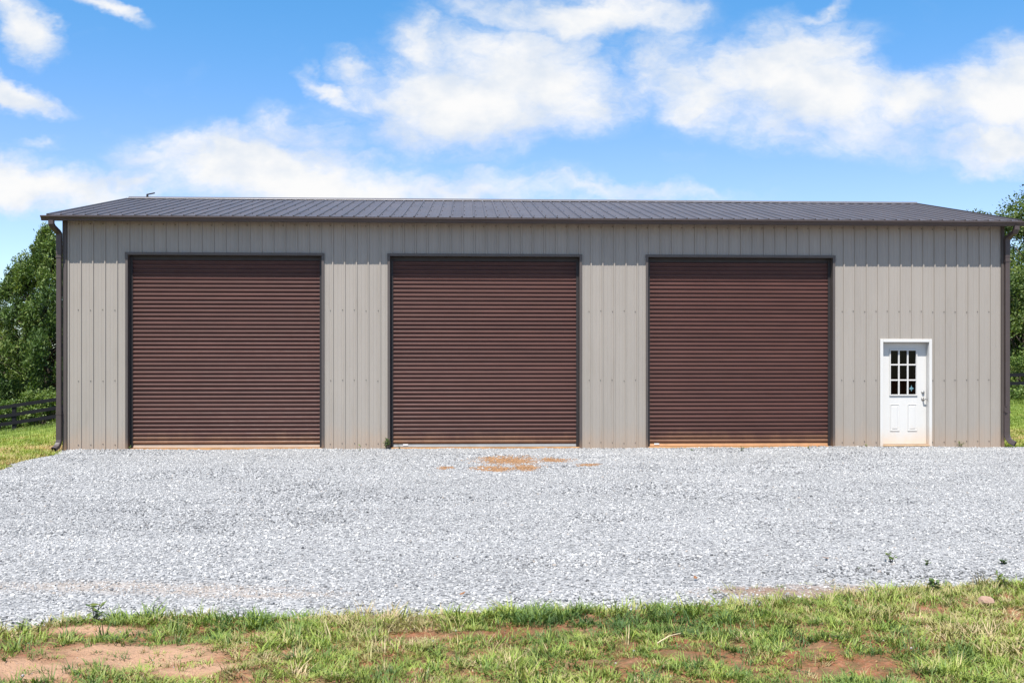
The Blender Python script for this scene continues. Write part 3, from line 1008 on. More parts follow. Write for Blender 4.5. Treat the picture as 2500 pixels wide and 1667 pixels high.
# casing, jambs, sill
for nm, bx_ in (('casing', (WD[0], WD[0] + .062, -.034, -.002, .046, WD[2])), ('casing', (WD[1] - .058, WD[1], -.034, -.002, .046, WD[2])),
                ('casing', (WD[0] + .0625, WD[1] - .0585, -.034, -.002, WD[2] - .062, WD[2]))):
    MB().box(*bx_).obj(nm, M['white'], entry, bevel=.006)
for bx_ in ((WD[0] + .05, LX0 - .003, -.002, LY + .05, .075, WD[2] - .06), (LX1 + .003, WD[1] - .05, -.002, LY + .05, .075, WD[2] - .06),
            (WD[0] + .05, WD[1] - .05, -.0015, LY + .05, LZ1 + .003, WD[2] - .05)):
    MB().box(*bx_).obj('door_jamb', M['white'], entry)
MB().box(WD[0] + .0505, WD[1] - .0505, -.05, LY + .04, .056, .080).obj('threshold', paint('clay_stained_sill', (.40, .27, .16), .6, .4, .2, 6), entry)
for zz in (.35, 1.1, 1.85):
    MB().tube([(LX0 - .002, LY - .006, LZ0 + zz), (LX0 - .002, LY - .006, LZ0 + zz + .09)], .006, 8).obj('hinge', M['nickel'], entry)

# ------------------------------------------------------------------ foliage helpers
def leaf_quads(C, A, B, L, Wd):
    """C centre, A axis, B side (unit), lengths L and widths Wd -> verts, quads"""
    n = len(C)
    V = np.empty((n, 4, 3))
    V[:, 0] = C - A * (L / 2)[:, None]
    V[:, 1] = C + B * (Wd / 2)[:, None] + A * (L * .08)[:, None]
    V[:, 2] = C + A * (L / 2)[:, None]
    V[:, 3] = C - B * (Wd / 2)[:, None] + A * (L * .08)[:, None]
    return V.reshape(-1, 3), np.arange(n * 4).reshape(n, 4)


def unit(v): return v / np.maximum(np.linalg.norm(v, axis=-1, keepdims=True), 1e-9)


def clump_leaves(rg, clumps, per, L, Wd, axis_bias=None, bias=0.0, up=0.35, shell=0.5):
    """clumps: list of (centre, radii(3), tint)"""
    Cs, As, Ts = [], [], []
    for (c, r, tint) in clumps:
        n = max(8, int(per * (r[0] * r[1] * r[2]) ** (2 / 3)))
        d = unit(rg.normal(size=(n, 3)))
        rad = shell + (1 - shell) * rg.random(n) ** .6
        rad *= 1 + .25 * rg.normal(size=n)
        Cs.append(np.array(c) + d * rad[:, None] * np.array(r))
        a = unit(rg.normal(size=(n, 3)) + d * .5 + np.array([0, 0, up]))
        As.append(a)
        Ts.append(np.clip(tint + rg.normal(size=n) * .16, 0, 1))
    C = np.concatenate(Cs); A = np.concatenate(As); T = np.concatenate(Ts)
    B = unit(np.cross(A, unit(rg.normal(size=A.shape) + np.array([0, 0, .9]))))
    n = len(C)
    V, Q = leaf_quads(C, A, B, L * (.6 + .8 * rg.random(n)), Wd * (.6 + .8 * rg.random(n)))
    return V, Q, np.repeat(T, 4)


def make_tree(name, label, kind, base, H, R, seed, group=None, nclump=70, per=900, trunk_h=.25, leaf=(.15, .09), cat='tree', mat='oak', lean=0.0):
    rg = np.random.default_rng(seed)
    z0 = float(height(base[0], base[1]))
    root = empty(name, (base[0], base[1], z0))
    tag(root, label, cat, group)
    B = np.array([base[0], base[1], z0])
    tk = MB(); clumps = []
    tr = max(.08, H * .018)
    if kind == 'cedar':
        tk.tube([B + (0, 0, -.2), B + (.05, 0, H * .3), B + (-.05, .05, H * .6), B + (0, 0, H * .93)], [tr * 1.3, tr, tr * .6, .03])
        for i in range(nclump):
            t = (rg.random() ** .85) * .97 + .03
            a = rg.random() * 2 * math.pi
            prof = min(1.0, (1 - t) * 1.55) * (1 if t > .12 else .75)
            lob = 1 + .14 * math.sin(3 * a + seed) + .16 * rg.normal()
            rr = R * prof * (.45 + .55 * rg.random() ** .5) * lob
            zc = H * (.04 + .92 * t) + .06 * H * rg.normal() * (1 - t)
            c = B + np.array([rr * math.cos(a), rr * math.sin(a), min(zc, H * .95)])
            s = (.38 + .42 * rg.random()) * (1.05 - .5 * t)
            clumps.append((c, (s * .75, s * .75, s * 1.25), .12 + .55 * rg.random() + .22 * t))
            if rg.random() < .6:
                p0 = B + np.array([0, 0, max(.3, zc - rr * .4)])
                tk.tube([p0, (p0 + c) / 2 + (0, 0, -.05), c], [.05, .035, .015], 5)
    else:
        th = H * trunk_h
        tk.tube([B + (0, 0, -.2), B + (.08, .03, th * .6), B + (lean * .5, .1, th * 1.1), B + (lean, 0, H * .62)], [tr * 1.4, tr, tr * .8, .04])
        limbs = []
        for i in range(9):
            a = i * 2.4 + rg.random(); t = .3 + .6 * rg.random()
            e = B + np.array([lean + R * .7 * math.cos(a), R * .7 * math.sin(a), th + (H - th) * (t * .62 + .08)])
            p0 = B + np.array([lean * .6, 0, th * (.8 + .8 * t)])
            md = (p0 + e) / 2 + rg.normal(size=3) * .25
            tk.tube([p0, md, e], [tr * .55, tr * .35, tr * .12], 6)
            limbs.append((p0, md, e))
        for i in range(nclump):
            a = rg.random() * 2 * math.pi
            u = rg.random()
            zt = u
            prof = math.sin(math.pi * min(.97, (.10 + .86 * zt)) ** .85) ** .65
            lob = 1 + .22 * math.sin(2 * a + seed) + .16 * rg.normal()
            rr = R * prof * (.35 + .65 * rg.random() ** .55) * lob
            c = B + np.array([lean * zt + rr * math.cos(a), rr * math.sin(a), th * .75 + (H - th * .75) * zt * .95])
            s = .42 + .55 * rg.random()
            clumps.append((c, (s * 1.1, s * 1.1, s * .75), .22 + .5 * rg.random()))
            if rg.random() < .5:
                l = limbs[rg.integers(len(limbs))]
                tk.tube([l[1], (np.array(l[1]) + c) / 2, c], [.035, .025, .01], 5)
    tk.obj('trunk', M['bark'], root, smooth=True)
    V, Q, T = clump_leaves(rg, clumps, per, leaf[0], leaf[1], up=.8 if kind == 'cedar' else .25, shell=.35)
    lo = V.reshape(-1, 4, 3)[:, :, 2].min(1) > z0 + .02
    keepv = np.repeat(lo, 4)
    V = V[keepv]; T = T[keepv]; Q = np.arange(len(V)).reshape(-1, 4)
    np_obj('crown', np_mesh('crown', V, Q, M[mat], np.repeat(T[:, None], 3, 1)), root)
    return root


def make_bush(label, base, H, R, seed, mat='bush', group=None, tint=.5):
    rg = np.random.default_rng(seed)
    z0 = float(height(base[0], base[1]))
    root = empty('bush', (base[0], base[1], z0)); tag(root, label, 'bush', group)
    B = np.array([base[0], base[1], z0]); tk = MB(); cl_ = []
    for i in range(int(16 + 10 * R)):
        a = rg.random() * 2 * math.pi; t = rg.random()
        rr = R * (1 - .45 * t) * (.2 + .8 * rg.random() ** .5)
        c = B + np.array([rr * math.cos(a), rr * math.sin(a), .12 * H + H * .78 * t])
        s = .20 + .22 * rg.random()
        cl_.append((c, (s, s, s * .9), tint - .15 + .4 * rg.random()))
        if i % 2 == 0: tk.tube([B + (rg.normal() * .06, rg.normal() * .06, -.05), (B + c) / 2 + (0, 0, .1), c], [.025, .018, .008], 5)
    tk.obj('stem', M['bark'], root)
    V, Q, T = clump_leaves(rg, cl_, 1500, .11, .065, up=.2, shell=.4)
    keep = np.repeat(V.reshape(-1, 4, 3)[:, :, 2].min(1) > z0, 4)
    V = V[keep]; T = T[keep]; Q = np.arange(len(V)).reshape(-1, 4)
    np_obj('foliage', np_mesh('foliage', V, Q, M[mat], np.repeat(T[:, None], 3, 1)), root)
    return root


# trees on the left, beyond the fence
make_tree('cedar_tree', 'tall dense cedar tree with a pointed top behind the black fence', 'cedar', at_depth(113, 52), 10.3, 4.6, 11, 'cedars behind the fence', 340, 1650, leaf=(.20, .058), mat='cedar')
make_tree('cedar_tree', 'lower broad cedar tree next to the tall pointed cedar', 'cedar', at_depth(-75, 54), 8.2, 4.0, 12, 'cedars behind the fence', 240, 1600, leaf=(.20, .058), mat='cedar')
make_tree('cedar_tree', 'cedar tree half hidden behind the garage corner', 'cedar', at_depth(330, 57), 7.8, 3.4, 13, 'cedars behind the fence', 110, 1100, leaf=(.20, .08), mat='cedar')
# trees on the right
make_tree('oak_tree', 'tall leafy oak tree rising above the roof end beside the downspout', 'oak', at_depth(2428, 60), 10.7, 3.6, 21, 'oaks beyond the garage', 105, 760, mat='oak')
make_tree('oak_tree', 'tallest oak tree at the wood edge beyond the garage', 'oak', at_depth(2575, 56), 11.6, 3.7, 22, 'oaks beyond the garage', 105, 760, mat='oak')
make_tree('oak_tree', 'oak tree with only its small top twigs showing over the roof edge', 'oak', at_depth(2376, 64), 11.3, 1.5, 23, 'oaks beyond the garage', 34, 700, mat='oak')
make_tree('oak_tree', 'small low oak tree right behind the fence by the downspout', 'oak', at_depth(2500, 52), 6.6, 2.6, 24, 'oaks beyond the garage', 70, 900, trunk_h=.12, mat='oak')
make_tree('oak_tree', 'young bushy oak tree filling the gap under the tall oaks', 'oak', at_depth(2600, 53), 6.0, 2.6, 25, 'oaks beyond the garage', 60, 900, trunk_h=.12, mat='oak')
for px, dp, h, r, sd, lb in ((95, 47.5, 1.9, 1.3, 31, 'light green bush behind the black fence below the tall cedar'),
                             (10, 47.0, 1.7, 1.2, 32, 'low bush behind the fence post under the cedars'),
                             (150, 49.0, 2.0, 1.2, 33, 'bush behind the fence where it meets the garage corner'),
                             (-90, 47.0, 1.8, 1.4, 34, 'round bush behind the black fence under the lower cedar')):
    make_bush(lb, at_depth(px, dp), h, r, sd, group='bushes behind the fence')
for px, dp, h, r, sd, lb in ((2490, 48.0, 2.3, 1.5, 41, 'bright green bush under the oaks behind the black fence'),
                             (2400, 49.0, 1.9, 1.4, 42, 'bush behind the garage end by the fence'),
                             (2580, 48.0, 2.1, 1.5, 43, 'wide green bush at the foot of the tallest oak'),
                             (2478, 44.6, .55, .75, 44, 'knee-high bush at the foot of the black fence'),
                             (2530, 44.4, .6, .8, 45, 'low spreading bush in front of the fence boards')):
    make_bush(lb, at_depth(px, dp), h, r, sd, group='bushes behind the fence')

# the wood that closes the fields far behind (one mass)
rgw = np.random.default_rng(900); cw = []
for i in range(520):
    a_ = math.radians(rgw.uniform(-78, 78)); dd_ = rgw.uniform(105, 150)
    wx, wy = CX + dd_ * math.sin(a_), -CD + 10 + dd_ * math.cos(a_)
    hh_ = rgw.uniform(.6, 6.5); r_ = rgw.uniform(1.6, 3.0)
    cw.append((np.array([wx, wy, float(height(wx, wy)) + hh_]), (r_, r_, r_ * .9), .15 + .5 * rgw.random()))
Vw, Qw, Tw = clump_leaves(rgw, cw, 34, .75, .5, up=.2, shell=.4)
tag(np_obj('far_wood', np_mesh('far_wood', Vw, Qw, M['oak'], np.repeat(Tw[:, None], 3, 1))), 'far line of green woodland beyond the fields', 'woodland', kind='stuff')

# ------------------------------------------------------------------ board fences
def board_fence(label, pts, npost, ht=1.32, rails=(.10, .46, .82, 1.18), off=0.0):
    p = np.array(pts, float)
    root = empty('board_fence', (p[0][0], p[0][1], float(height(*p[0]))))
    tag(root, label, 'fence')
    seg = np.linspace(0, 1, npost)
    P = p[0] + (p[1] - p[0]) * seg[:, None]
    d = unit((p[1] - p[0])[None])[0]; nn = np.array([d[1], -d[0]])
    rg = np.random.default_rng(3)
    for i, (x, y) in enumerate(P):
        z = float(height(x, y))
        hw = .075
        q = [(x + d[0] * a * hw + nn[0] * b * .07, y + d[1] * a * hw + nn[1] * b * .07) for a, b in ((-1, -1), (1, -1), (1, 1), (-1, 1))]
        if (q[1][0] - q[0][0]) * (q[2][1] - q[0][1]) - (q[1][1] - q[0][1]) * (q[2][0] - q[0][0]) < 0: q = q[::-1]
        MB().prism(q, 'z', z - .3, z + ht + rg.normal() * .012).obj('post', M['fence'], root, bevel=.008)
        if i:
            x0, y0 = P[i - 1]; z0 = float(height(x0, y0))
            for r in rails:
                j0, j1 = rg.normal(size=2) * .012
                a0 = np.array([x0, y0]) + nn * (.075); a1 = np.array([x, y]) + nn * (.075)
                b0 = a0 + nn * .028; b1 = a1 + nn * .028
                lo0, lo1 = z0 + r + j0, z + r + j1
                MB().add([(*a0, lo0), (*a1, lo1), (*b1, lo1), (*b0, lo0), (*a0, lo0 + .15), (*a1, lo1 + .15), (*b1, lo1 + .15), (*b0, lo0 + .15)],
                         [(0, 3, 2, 1), (4, 5, 6, 7), (0, 1, 5, 4), (1, 2, 6, 5), (2, 3, 7, 6), (3, 0, 4, 7)]).obj('rail', M['fence'], root)
    return root


A0 = np.array(at_depth(35, 43.8))
dirv = np.array([1.0, 0.10]); dirv /= np.linalg.norm(dirv)
board_fence('black four-board fence crossing the grass in front of the cedars', (A0 - dirv * 14.0, A0 + dirv * 11.2), 10)
B0 = np.array(at_depth(2452, 46.0))
board_fence('black board fence in front of the oaks beyond the downspout', (B0, B0 + np.array([11.2, -.6])), 5, ht=1.36)

# ------------------------------------------------------------------ instanced cover (uncountable): gravel stones and grass
def proto_collection(name, meshes):
    c = bpy.data.collections.new(name)
    for i, me in enumerate(meshes):
        o = bpy.data.objects.new('%s_%02d' % (name, i), me)
        c.objects.link(o)
    return c


def scatter(name, label, cat, P, rot, scl, idx, tint, coll):
    me = bpy.data.meshes.new(name)
    n = len(P)
    me.vertices.add(n); me.vertices.foreach_set('co', np.asarray(P, np.float32).ravel())
    for nm, tp, arr, key in (('rot', 'FLOAT_VECTOR', rot, 'vector'), ('scl', 'FLOAT_VECTOR', scl, 'vector'), ('tint', 'FLOAT', tint, 'value'), ('pick', 'INT', idx, 'value')):
        at = me.attributes.new(nm, tp, 'POINT')
        at.data.foreach_set(key, np.asarray(arr, np.int32 if tp == 'INT' else np.float32).ravel())
    me.update()
    o = link(bpy.data.objects.new(name, me))
    tag(o, label, cat, kind='stuff')
    ng = bpy.data.node_groups.new(name, 'GeometryNodeTree')
    ng.interface.new_socket('Geometry', in_out='INPUT', socket_type='NodeSocketGeometry')
    ng.interface.new_socket('Geometry', in_out='OUTPUT', socket_type='NodeSocketGeometry')
    N = ng.nodes; L = ng.links
    gi = N.new('NodeGroupInput'); go = N.new('NodeGroupOutput')
    iop = N.new('GeometryNodeInstanceOnPoints')
    ci = N.new('GeometryNodeCollectionInfo'); ci.inputs[0].default_value = coll
    ci.inputs[1].default_value = True; ci.inputs[2].default_value = True

    def na(nm, tp):
        a = N.new('GeometryNodeInputNamedAttribute'); a.data_type = tp; a.inputs[0].default_value = nm
        return [s for s in a.outputs if s.enabled and s.name == 'Attribute'][0]
    L.new(gi.outputs[0], iop.inputs['Points'])
    L.new(ci.outputs[0], iop.inputs['Instance'])
    iop.inputs['Pick Instance'].default_value = True
    L.new(na('pick', 'INT'), iop.inputs['Instance Index'])
    e2r = N.new('FunctionNodeEulerToRotation')
    L.new(na('rot', 'FLOAT_VECTOR'), e2r.inputs[0])
    L.new(e2r.outputs[0], iop.inputs['Rotation'])
    L.new(na('scl', 'FLOAT_VECTOR'), iop.inputs['Scale'])
    L.new(iop.outputs[0], go.inputs[0])
    md = o.modifiers.new('scatter', 'NODES'); md.node_group = ng
    return o


def stone_meshes():
    rg = np.random.default_rng(77); out = []
    import bmesh
    for i in range(7):
        bm = bmesh.new()
        bmesh.ops.create_icosphere(bm, subdivisions=1, radius=.5)
        for v in bm.verts:
            k = 1 + rg.normal() * .17
            v.co = v.co * k
        for _ in range(2):
            n = Vector(rg.normal(size=3)).normalized()
            for v in bm.verts:
                d = v.co.dot(n)
                if d > .28: v.co -= n * (d - .28)
        me = bpy.data.meshes.new('gravel_stone'); bm.to_mesh(me); bm.free()
        me.materials.append(M['stone']); out.append(me)
    return out


def frustum_keep(x, y, margin):
    dx = x - CX; dy = y + CD
    r = cs * dx - sn * dy; dp = sn * dx + cs * dy
    return (dp > 4.0) & (np.abs(r) < dp * .494 + margin)


rg = np.random.default_rng(5)
stones = proto_collection('gravel_stone_shapes', stone_meshes())
n = 620000
x = rg.uniform(-3, 24, n); y = rg.uniform(-18, .02, n)
gm = gravel_m(x, y)
dirt = np.maximum(emask(x, y, DIRT, .45, .85, 61, 6.5) * .92, emask(x, y, STRIP, .7, 1.0, 62, 6) * .62)
k = (gm > -.03 + .25 * (rg.random(n) ** 4) * -1) & frustum_keep(x, y, 1.2) & (rg.random(n) > dirt * .5) & (rg.random(n) < sstep(gm, -.22, .06) + .02)
x, y, gm, dirt = x[k], y[k], gm[k], dirt[k]
n = len(x)
coarse = sstep(fbm(x * .55, y * 1.3, 73), .45, .68)
size = (.011 + .016 * rg.random(n) ** 1.6) * (.9 + .45 * coarse) + .012 * (rg.random(n) > .965)
z = np.where(gm > -.15, gravel_z(x, y), height(x, y)) + size * .12
scl = np.stack([size * rg.uniform(.8, 1.4, n), size * rg.uniform(.7, 1.1, n), size * rg.uniform(.5, .85, n)], -1)
rot = np.stack([rg.normal(size=n) * .35, rg.normal(size=n) * .35, rg.uniform(0, 6.28, n)], -1)
patch = (fbm(x * .8, y * 1.6, 71) - .5) * .35
tint = np.clip(rg.beta(2.0, 1.7, n) * .94 + patch * .75 - .10 * coarse + .03, 0, .97)
tint = np.where(rg.random(n) > .994, 1.0, tint)
tn = emask(x, y, TAN, .8, .9, 63, 6) * .30
tint = np.where(rg.random(n) < tn, 1.0, tint)
strip_ = (y < -9)
tint = np.where((rg.random(n) < dirt * 1.02) & ~strip_, .988, np.where(strip_ & (rg.random(n) < dirt), 1.0, tint))
print('stones', n)
scatter('gravel_stones', 'loose crushed pale grey gravel stones covering the yard', 'gravel', np.stack([x, y, z], -1), rot, scl, rg.integers(0, 7, n), tint, stones)


def tuft_mesh(seed, nb, h, w, spread, lean, mat, segs=3):
    rg = np.random.default_rng(seed); mb = MB()
    for i in range(nb):
        a = rg.random() * 6.283; r0 = spread * rg.random() ** .7
        bx, by = r0 * math.cos(a), r0 * math.sin(a)
        a2 = a + rg.normal() * .9
        hh = h * (.45 + .75 * rg.random()); ln = lean * (.3 + 1.1 * rg.random()) * hh
        ww = w * (.7 + .6 * rg.random())
        side = Vector((-math.sin(a2), math.cos(a2), 0)); dr = Vector((math.cos(a2), math.sin(a2), 0))
        vs = []
        for s in range(segs + 1):
            t = s / segs
            c = Vector((bx, by, 0)) + dr * ln * t ** 1.7 + Vector((0, 0, hh * (t - .28 * lean * t * t)))
            wt = ww * (1 - t ** 1.6) * .5 + .0003
            vs += [c - side * wt, c + side * wt]
        mb.add(vs, [(2 * s, 2 * s + 1, 2 * s + 3, 2 * s + 2) for s in range(segs)])
    return mb.mesh('grass_tuft', mat)


# near turf
tufts = proto_collection('turf_tuft_shapes',
                         [tuft_mesh(100 + i, nb, h, w, sp, ln, M['grass']) for i, (nb, h, w, sp, ln) in enumerate(
                             [(26, .046, .0050, .05, 1.0), (30, .036, .0046, .06, 1.3), (16, .066, .0055, .04, .8), (24, .033, .0065, .05, 1.5), (9, .092, .0048, .03, .8), (34, .028, .0042, .07, 1.3)])])
n = 84000
x = rg.uniform(-1.5, 17.5, n); y = rg.uniform(-19.5, -11.2, n)
gm = gravel_m(x, y)
edge = y - Yf(x)                                     # <0 is turf
bare = emask(x, y, BARE, .45, .75, 81, 5)
cover = sstep(fbm(x * 1.6, y * 1.6, 82), .28, .46)
lush = 1 - sstep(np.abs(edge + .12), .05, .22)
leftness = 1 - sstep(x, 4.6, 6.6) * 1.0
prob = np.clip((.33 + .75 * cover) * (1 - .62 * leftness * (1 - lush)), 0, 1) * (1 - .84 * bare)
prob = np.maximum(prob, lush * .95 * (1 - .6 * bare))
strip_g = emask(x, y, STRIP, .6, .8, 83, 4) * .22
k = (((gm < -.02) & (edge < .05) & (rg.random(n) < prob)) | ((edge > -.05) & (rg.random(n) < strip_g))) & frustum_keep(x, y, 1.6)
x, y, edge, lush = x[k], y[k], edge[k], lush[k]
n = len(x)
z = np.where(edge > 0, gravel_z(x, y), height(x, y)) - .006
sz = (1 - .35 * emask(x, y, BARE, .45, .75, 81, 5)) * (.65 + .75 * rg.random(n)) * (1 + .25 * lush) * (.75 + .5 * fbm(x * 2, y * 2, 84)) * np.where(edge > .0, .7, 1)
scl = np.stack([sz, sz, sz * rg.uniform(.75, 1.25, n)], -1)
rot = np.stack([rg.normal(size=n) * .12, rg.normal(size=n) * .12, rg.uniform(0, 6.28, n)], -1)
dry = fbm(x * 1.1, y * 1.1, 85)
tint = np.clip(.45 + (dry - .5) * 1.1 + rg.normal(size=n) * .22 + .10 * lush, 0, 1)
print('tufts', n)
scatter('front_grass', 'patchy green grass on red clay along the gravel edge', 'grass', np.stack([x, y, z], -1), rot, scl, rg.integers(0, 6, n), tint, tufts)

# loose pebbles and clods on the bare clay
nc = 9000
xc_ = rg.uniform(.5, 16, nc); yc_ = rg.uniform(-18, -12, nc)
ed_ = yc_ - Yf(xc_)
kc = (ed_ < .02) & frustum_keep(xc_, yc_, 1.0) & (rg.random(nc) < .25 + .6 * emask(xc_, yc_, BARE, .5, .7, 86, 5))
xc_, yc_ = xc_[kc], yc_[kc]; nc = len(xc_)
szc = .006 + .018 * rg.random(nc) ** 3
scatter('clay_pebbles', 'small clay clods and pebbles strewn over the bare clay', 'pebbles', np.stack([xc_, yc_, height(xc_, yc_) + szc * .15], -1),
        rg.uniform(0, 6.28, (nc, 3)), np.stack([szc, szc * .9, szc * .7], -1), rg.integers(0, 7, nc), np.where(rg.random(nc) < .72, .985, np.where(rg.random(nc) < .5, 1.0, .5)), stones)

# lawns at both ends of the building
lawn = proto_collection('lawn_tuft_shapes', [tuft_mesh(200 + i, nb, h, w, sp, ln, M['lawn_blades'], 2) for i, (nb, h, w, sp, ln) in enumerate(
    [(34, .07, .012, .12, .9), (40, .055, .012, .15, 1.1), (28, .09, .012, .10, .7), (26, .22, .012, .10, .5)])])
xs_, ys_, tl = [], [], []
n = 80000
x = np.concatenate([rg.uniform(-24, 1.0, n), rg.uniform(18.4, 36, n)]); y = np.concatenate([rg.uniform(-8, 27, n), rg.uniform(0, 28, n)])
gm = gravel_m(x, y)
k = (gm < -.04) & frustum_keep(x, y, 7) & ~((x > -.28) & (x < 18.6) & (y > -.3))
x, y = x[k], y[k]; n = len(x)
z = height(x, y) - .005
tallness = sstep(y, 20.5, 23.5)
drynear = (1 - sstep(np.hypot((x + .2), y), 1.5, 7.0)) * .55 * (x < 5) + .45 * (x > 17) * (1 - sstep(np.abs(y - 3.5), 1.0, 4.5))
tint = np.clip(.36 + (fbm(x * .5, y * .5, 91) - .5) * .7 + rg.normal(size=n) * .12 + drynear * (fbm(x * 1.5, y * 1.5, 92) * 1.3), 0, 1)
idx = np.where(rg.random(n) < .35 * tallness, 3, rg.integers(0, 3, n))
sz = .8 + .6 * rg.random(n)
scl = np.stack([sz, sz, sz], -1)
rot = np.stack([rg.normal(size=n) * .1, rg.normal(size=n) * .1, rg.uniform(0, 6.28, n)], -1)
print('lawn', n)
scatter('lawn_grass', 'mown yellow green lawn grass at both ends of the garage', 'grass', np.stack([x, y, z], -1), rot, scl, idx, tint, lawn)

# ------------------------------------------------------------------ small things one by one
def make_weed(label, px, py, h, w, nl, seed, tint=.45, leaf=(.05, .022), group='weeds in the gravel', wall=None):
    if wall is not None: bx, by = wall
    else: bx, by = on_ground(px, py)
    rg = np.random.default_rng(seed)
    gm_ = float(gravel_m(np.array([bx]), np.array([by]))[0])
    z0 = float(gravel_z(np.array([bx]), np.array([by]))[0]) if gm_ > -.05 else float(height(bx, by))
    root = empty('weed', (bx, by, z0)); tag(root, label, 'weed', group)
    B = np.array([bx, by, z0 - .01])
    st = MB(); Cs, As = [], []
    ns = max(2, nl // 7)
    for i in range(ns):
        a = rg.random() * 6.283; r = w * .42 * rg.random() ** .5
        tip = B + np.array([r * math.cos(a), r * math.sin(a), h * (.6 + .35 * rg.random())])
        mid = (B + tip) / 2 + np.array([0, 0, h * .1])
        st.tube([B, mid, tip], [.004, .003, .0015], 5)
        for j in range(max(3, nl // ns)):
            t = .25 + .75 * rg.random()
            c = B * (1 - t) ** 2 + 2 * mid * t * (1 - t) + tip * t * t
            d = unit((rg.normal(size=3) * np.array([1, 1, .35]) + np.array([0, 0, .25]))[None])[0]
            Cs.append(c + d * leaf[0] * .5); As.append(d)
    st.obj('stem', M['bark'], root)
    C = np.array(Cs); A = np.array(As)
    Bv = unit(np.cross(A, np.array([0, 0, 1.0]) + rg.normal(size=A.shape) * .3))
    m_ = len(C)
    V, Q = leaf_quads(C, A, Bv, leaf[0] * (.6 + .7 * rg.random(m_)), leaf[1] * (.6 + .7 * rg.random(m_)))
    T = np.repeat(np.clip(tint + rg.normal(size=m_) * .15, 0, 1), 4)
    np_obj('leaves', np_mesh('leaves', V, Q, M['weed'], np.repeat(T[:, None], 3, 1)), root)


make_weed('leafy drooping weed against the left jamb of the middle roll-up door', 0, 0, .25, .13, 60, 301, .42, (.075, .026), wall=(6.10, -.085))
make_weed('small sprig before the siding between the first and middle roll-up doors', 880, 1105, .15, .13, 16, 302, .5, (.055, .022))
make_weed('tiny sprig at the foot of the first roll-up door near its left jamb', 0, 0, .09, .08, 12, 303, .55, (.04, .018), wall=(1.20, -.06))
make_weed('thin sprig growing at the left end of the middle door bottom bar', 0, 0, .11, .12, 12, 304, .6, (.035, .015), wall=(6.36, -.07))
make_weed('low leafy weed in the gravel before the clay stained roll-up door', 1810, 1107, .11, .13, 22, 305, .35, (.05, .022))
make_weed('faint flat weed in the gravel before the left part of the clay stained door', 1687, 1104, .06, .11, 14, 306, .4, (.04, .018))
make_weed('small yellowish weed beside the right jamb of the clay stained roll-up door', 1975, 1100, .05, .10, 12, 307, .8, (.04, .018))
make_weed('spreading tuft of weed at the siding right of the white entry door', 0, 0, .13, .26, 34, 308, .62, (.06, .014), wall=(17.42, -.08))
make_weed('low sprig at the siding left of the white entry door', 0, 0, .06, .09, 10, 309, .6, (.035, .015), wall=(15.55, -.07))
make_weed('tallest yellow green weed standing alone in the open gravel', 2176, 1381, .10, .10, 26, 310, .62, (.040, .024))
make_weed('smallest green weed alone in the open gravel', 2262, 1389, .05, .055, 16, 311, .4, (.026, .014))
make_weed('dark green flat weed alone in the open gravel', 2447, 1384, .06, .10, 26, 312, .15, (.034, .024))
make_weed('upright broad-leaved weed on the dirt strip at the grass edge', 2278, 1446, .12, .12, 24, 313, .3, (.06, .026))
make_weed('young seedling at the gravel edge beside bare clay, nearer the grass tufts', 95, 1545, .10, .07, 14, 314, .7, (.035, .018))
make_weed('young seedling at the gravel edge beside bare clay, farther from the grass tufts', 48, 1547, .11, .07, 16, 315, .55, (.035, .018))
make_weed('tiny weed in the gravel close to the dirt strip', 2092, 1404, .045, .06, 9, 316, .4, (.02, .008))
make_weed('sprawling weed at the grass edge beyond the dirt strip', 2440, 1434, .09, .20, 40, 317, .5, (.05, .02))
make_weed('broad-leaved weed sticking out of the lush grass edge on the clay patch side', 232, 1520, .15, .10, 18, 318, .6, (.06, .03))


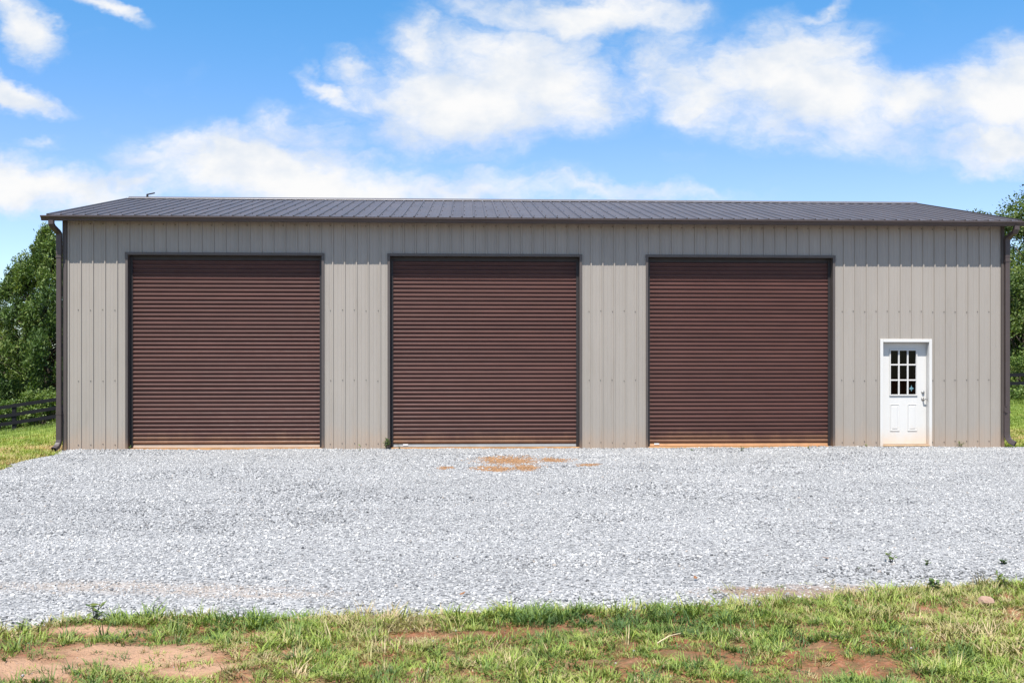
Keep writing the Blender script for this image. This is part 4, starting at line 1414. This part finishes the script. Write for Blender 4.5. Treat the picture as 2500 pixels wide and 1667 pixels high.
def make_rock(label, px, py, sx, sy, sz, seed):
    import bmesh
    bx, by = on_ground(px, py); rgx = np.random.default_rng(seed)
    bm = bmesh.new(); bmesh.ops.create_icosphere(bm, subdivisions=2, radius=1)
    for v in bm.verts:
        k = 1 + .13 * rgx.normal()
        v.co = Vector((v.co.x * sx * k, v.co.y * sy * k, v.co.z * sz * k))
    me = bpy.data.meshes.new('rock'); bm.to_mesh(me); bm.free(); me.materials.append(M['rock'])
    o = link(bpy.data.objects.new('rock', me)); o.location = (bx, by, float(height(bx, by)) + sz * .55)
    tag(o, label, 'rock')


make_rock('rounded pinkish rock lying in the grass by the dirt strip', 2408, 1481, .055, .045, .035, 5)


def dry_leaf(label, px, py, L, seed):
    bx, by = on_ground(px, py); rgx = np.random.default_rng(seed)
    z0 = float(gravel_z(np.array([bx]), np.array([by]))[0]) + .016
    a = rgx.random() * 6.28
    d = Vector((math.cos(a), math.sin(a), 0)); s = Vector((-d.y, d.x, 0))
    c = Vector((bx, by, z0)); vs = []
    for t, w, zz in ((-.5, .02, .006), (-.25, .26, .0), (.05, .34, .004), (.3, .22, .010), (.5, .02, .018)):
        for k, lift in ((-1, .35), (0, 0), (1, .35)):
            vs.append(c + d * L * t + s * L * w * k + Vector((0, 0, zz + L * w * lift * .5)))
    fs = [(i * 3 + k, i * 3 + k + 1, i * 3 + k + 4, i * 3 + k + 3) for i in range(4) for k in range(2)]
    o = MB().add(vs, fs).obj('dry_leaf', M['dryleaf'])
    tag(o, label, 'leaf', 'dry leaves on the gravel')


dry_leaf('curled brown leaf on the gravel near the tallest lone weed', 2015, 1377, .065, 1)
dry_leaf('small orange leaf on the gravel well before the clay stained door', 1698, 1427, .045, 2)
dry_leaf('rust brown leaf on the gravel close to the middle of the grass edge', 1128, 1468, .05, 3)

for i, (p0, p1, lb) in enumerate((((1605, 1594), (1662, 1570), 'pale dry stalk lying across the grass'),)):
    a = on_ground(*p0); b = on_ground(*p1)
    za, zb = float(height(*a)) + .05, float(height(*b)) + .07
    tag(MB().tube([(*a, za), ((a[0] + b[0]) / 2, (a[1] + b[1]) / 2, (za + zb) / 2 + .012), (*b, zb)], [.004, .0035, .002], 6).obj('dry_stalk', M['straw']), lb, 'stalk')
print('objects', len(bpy.data.objects))
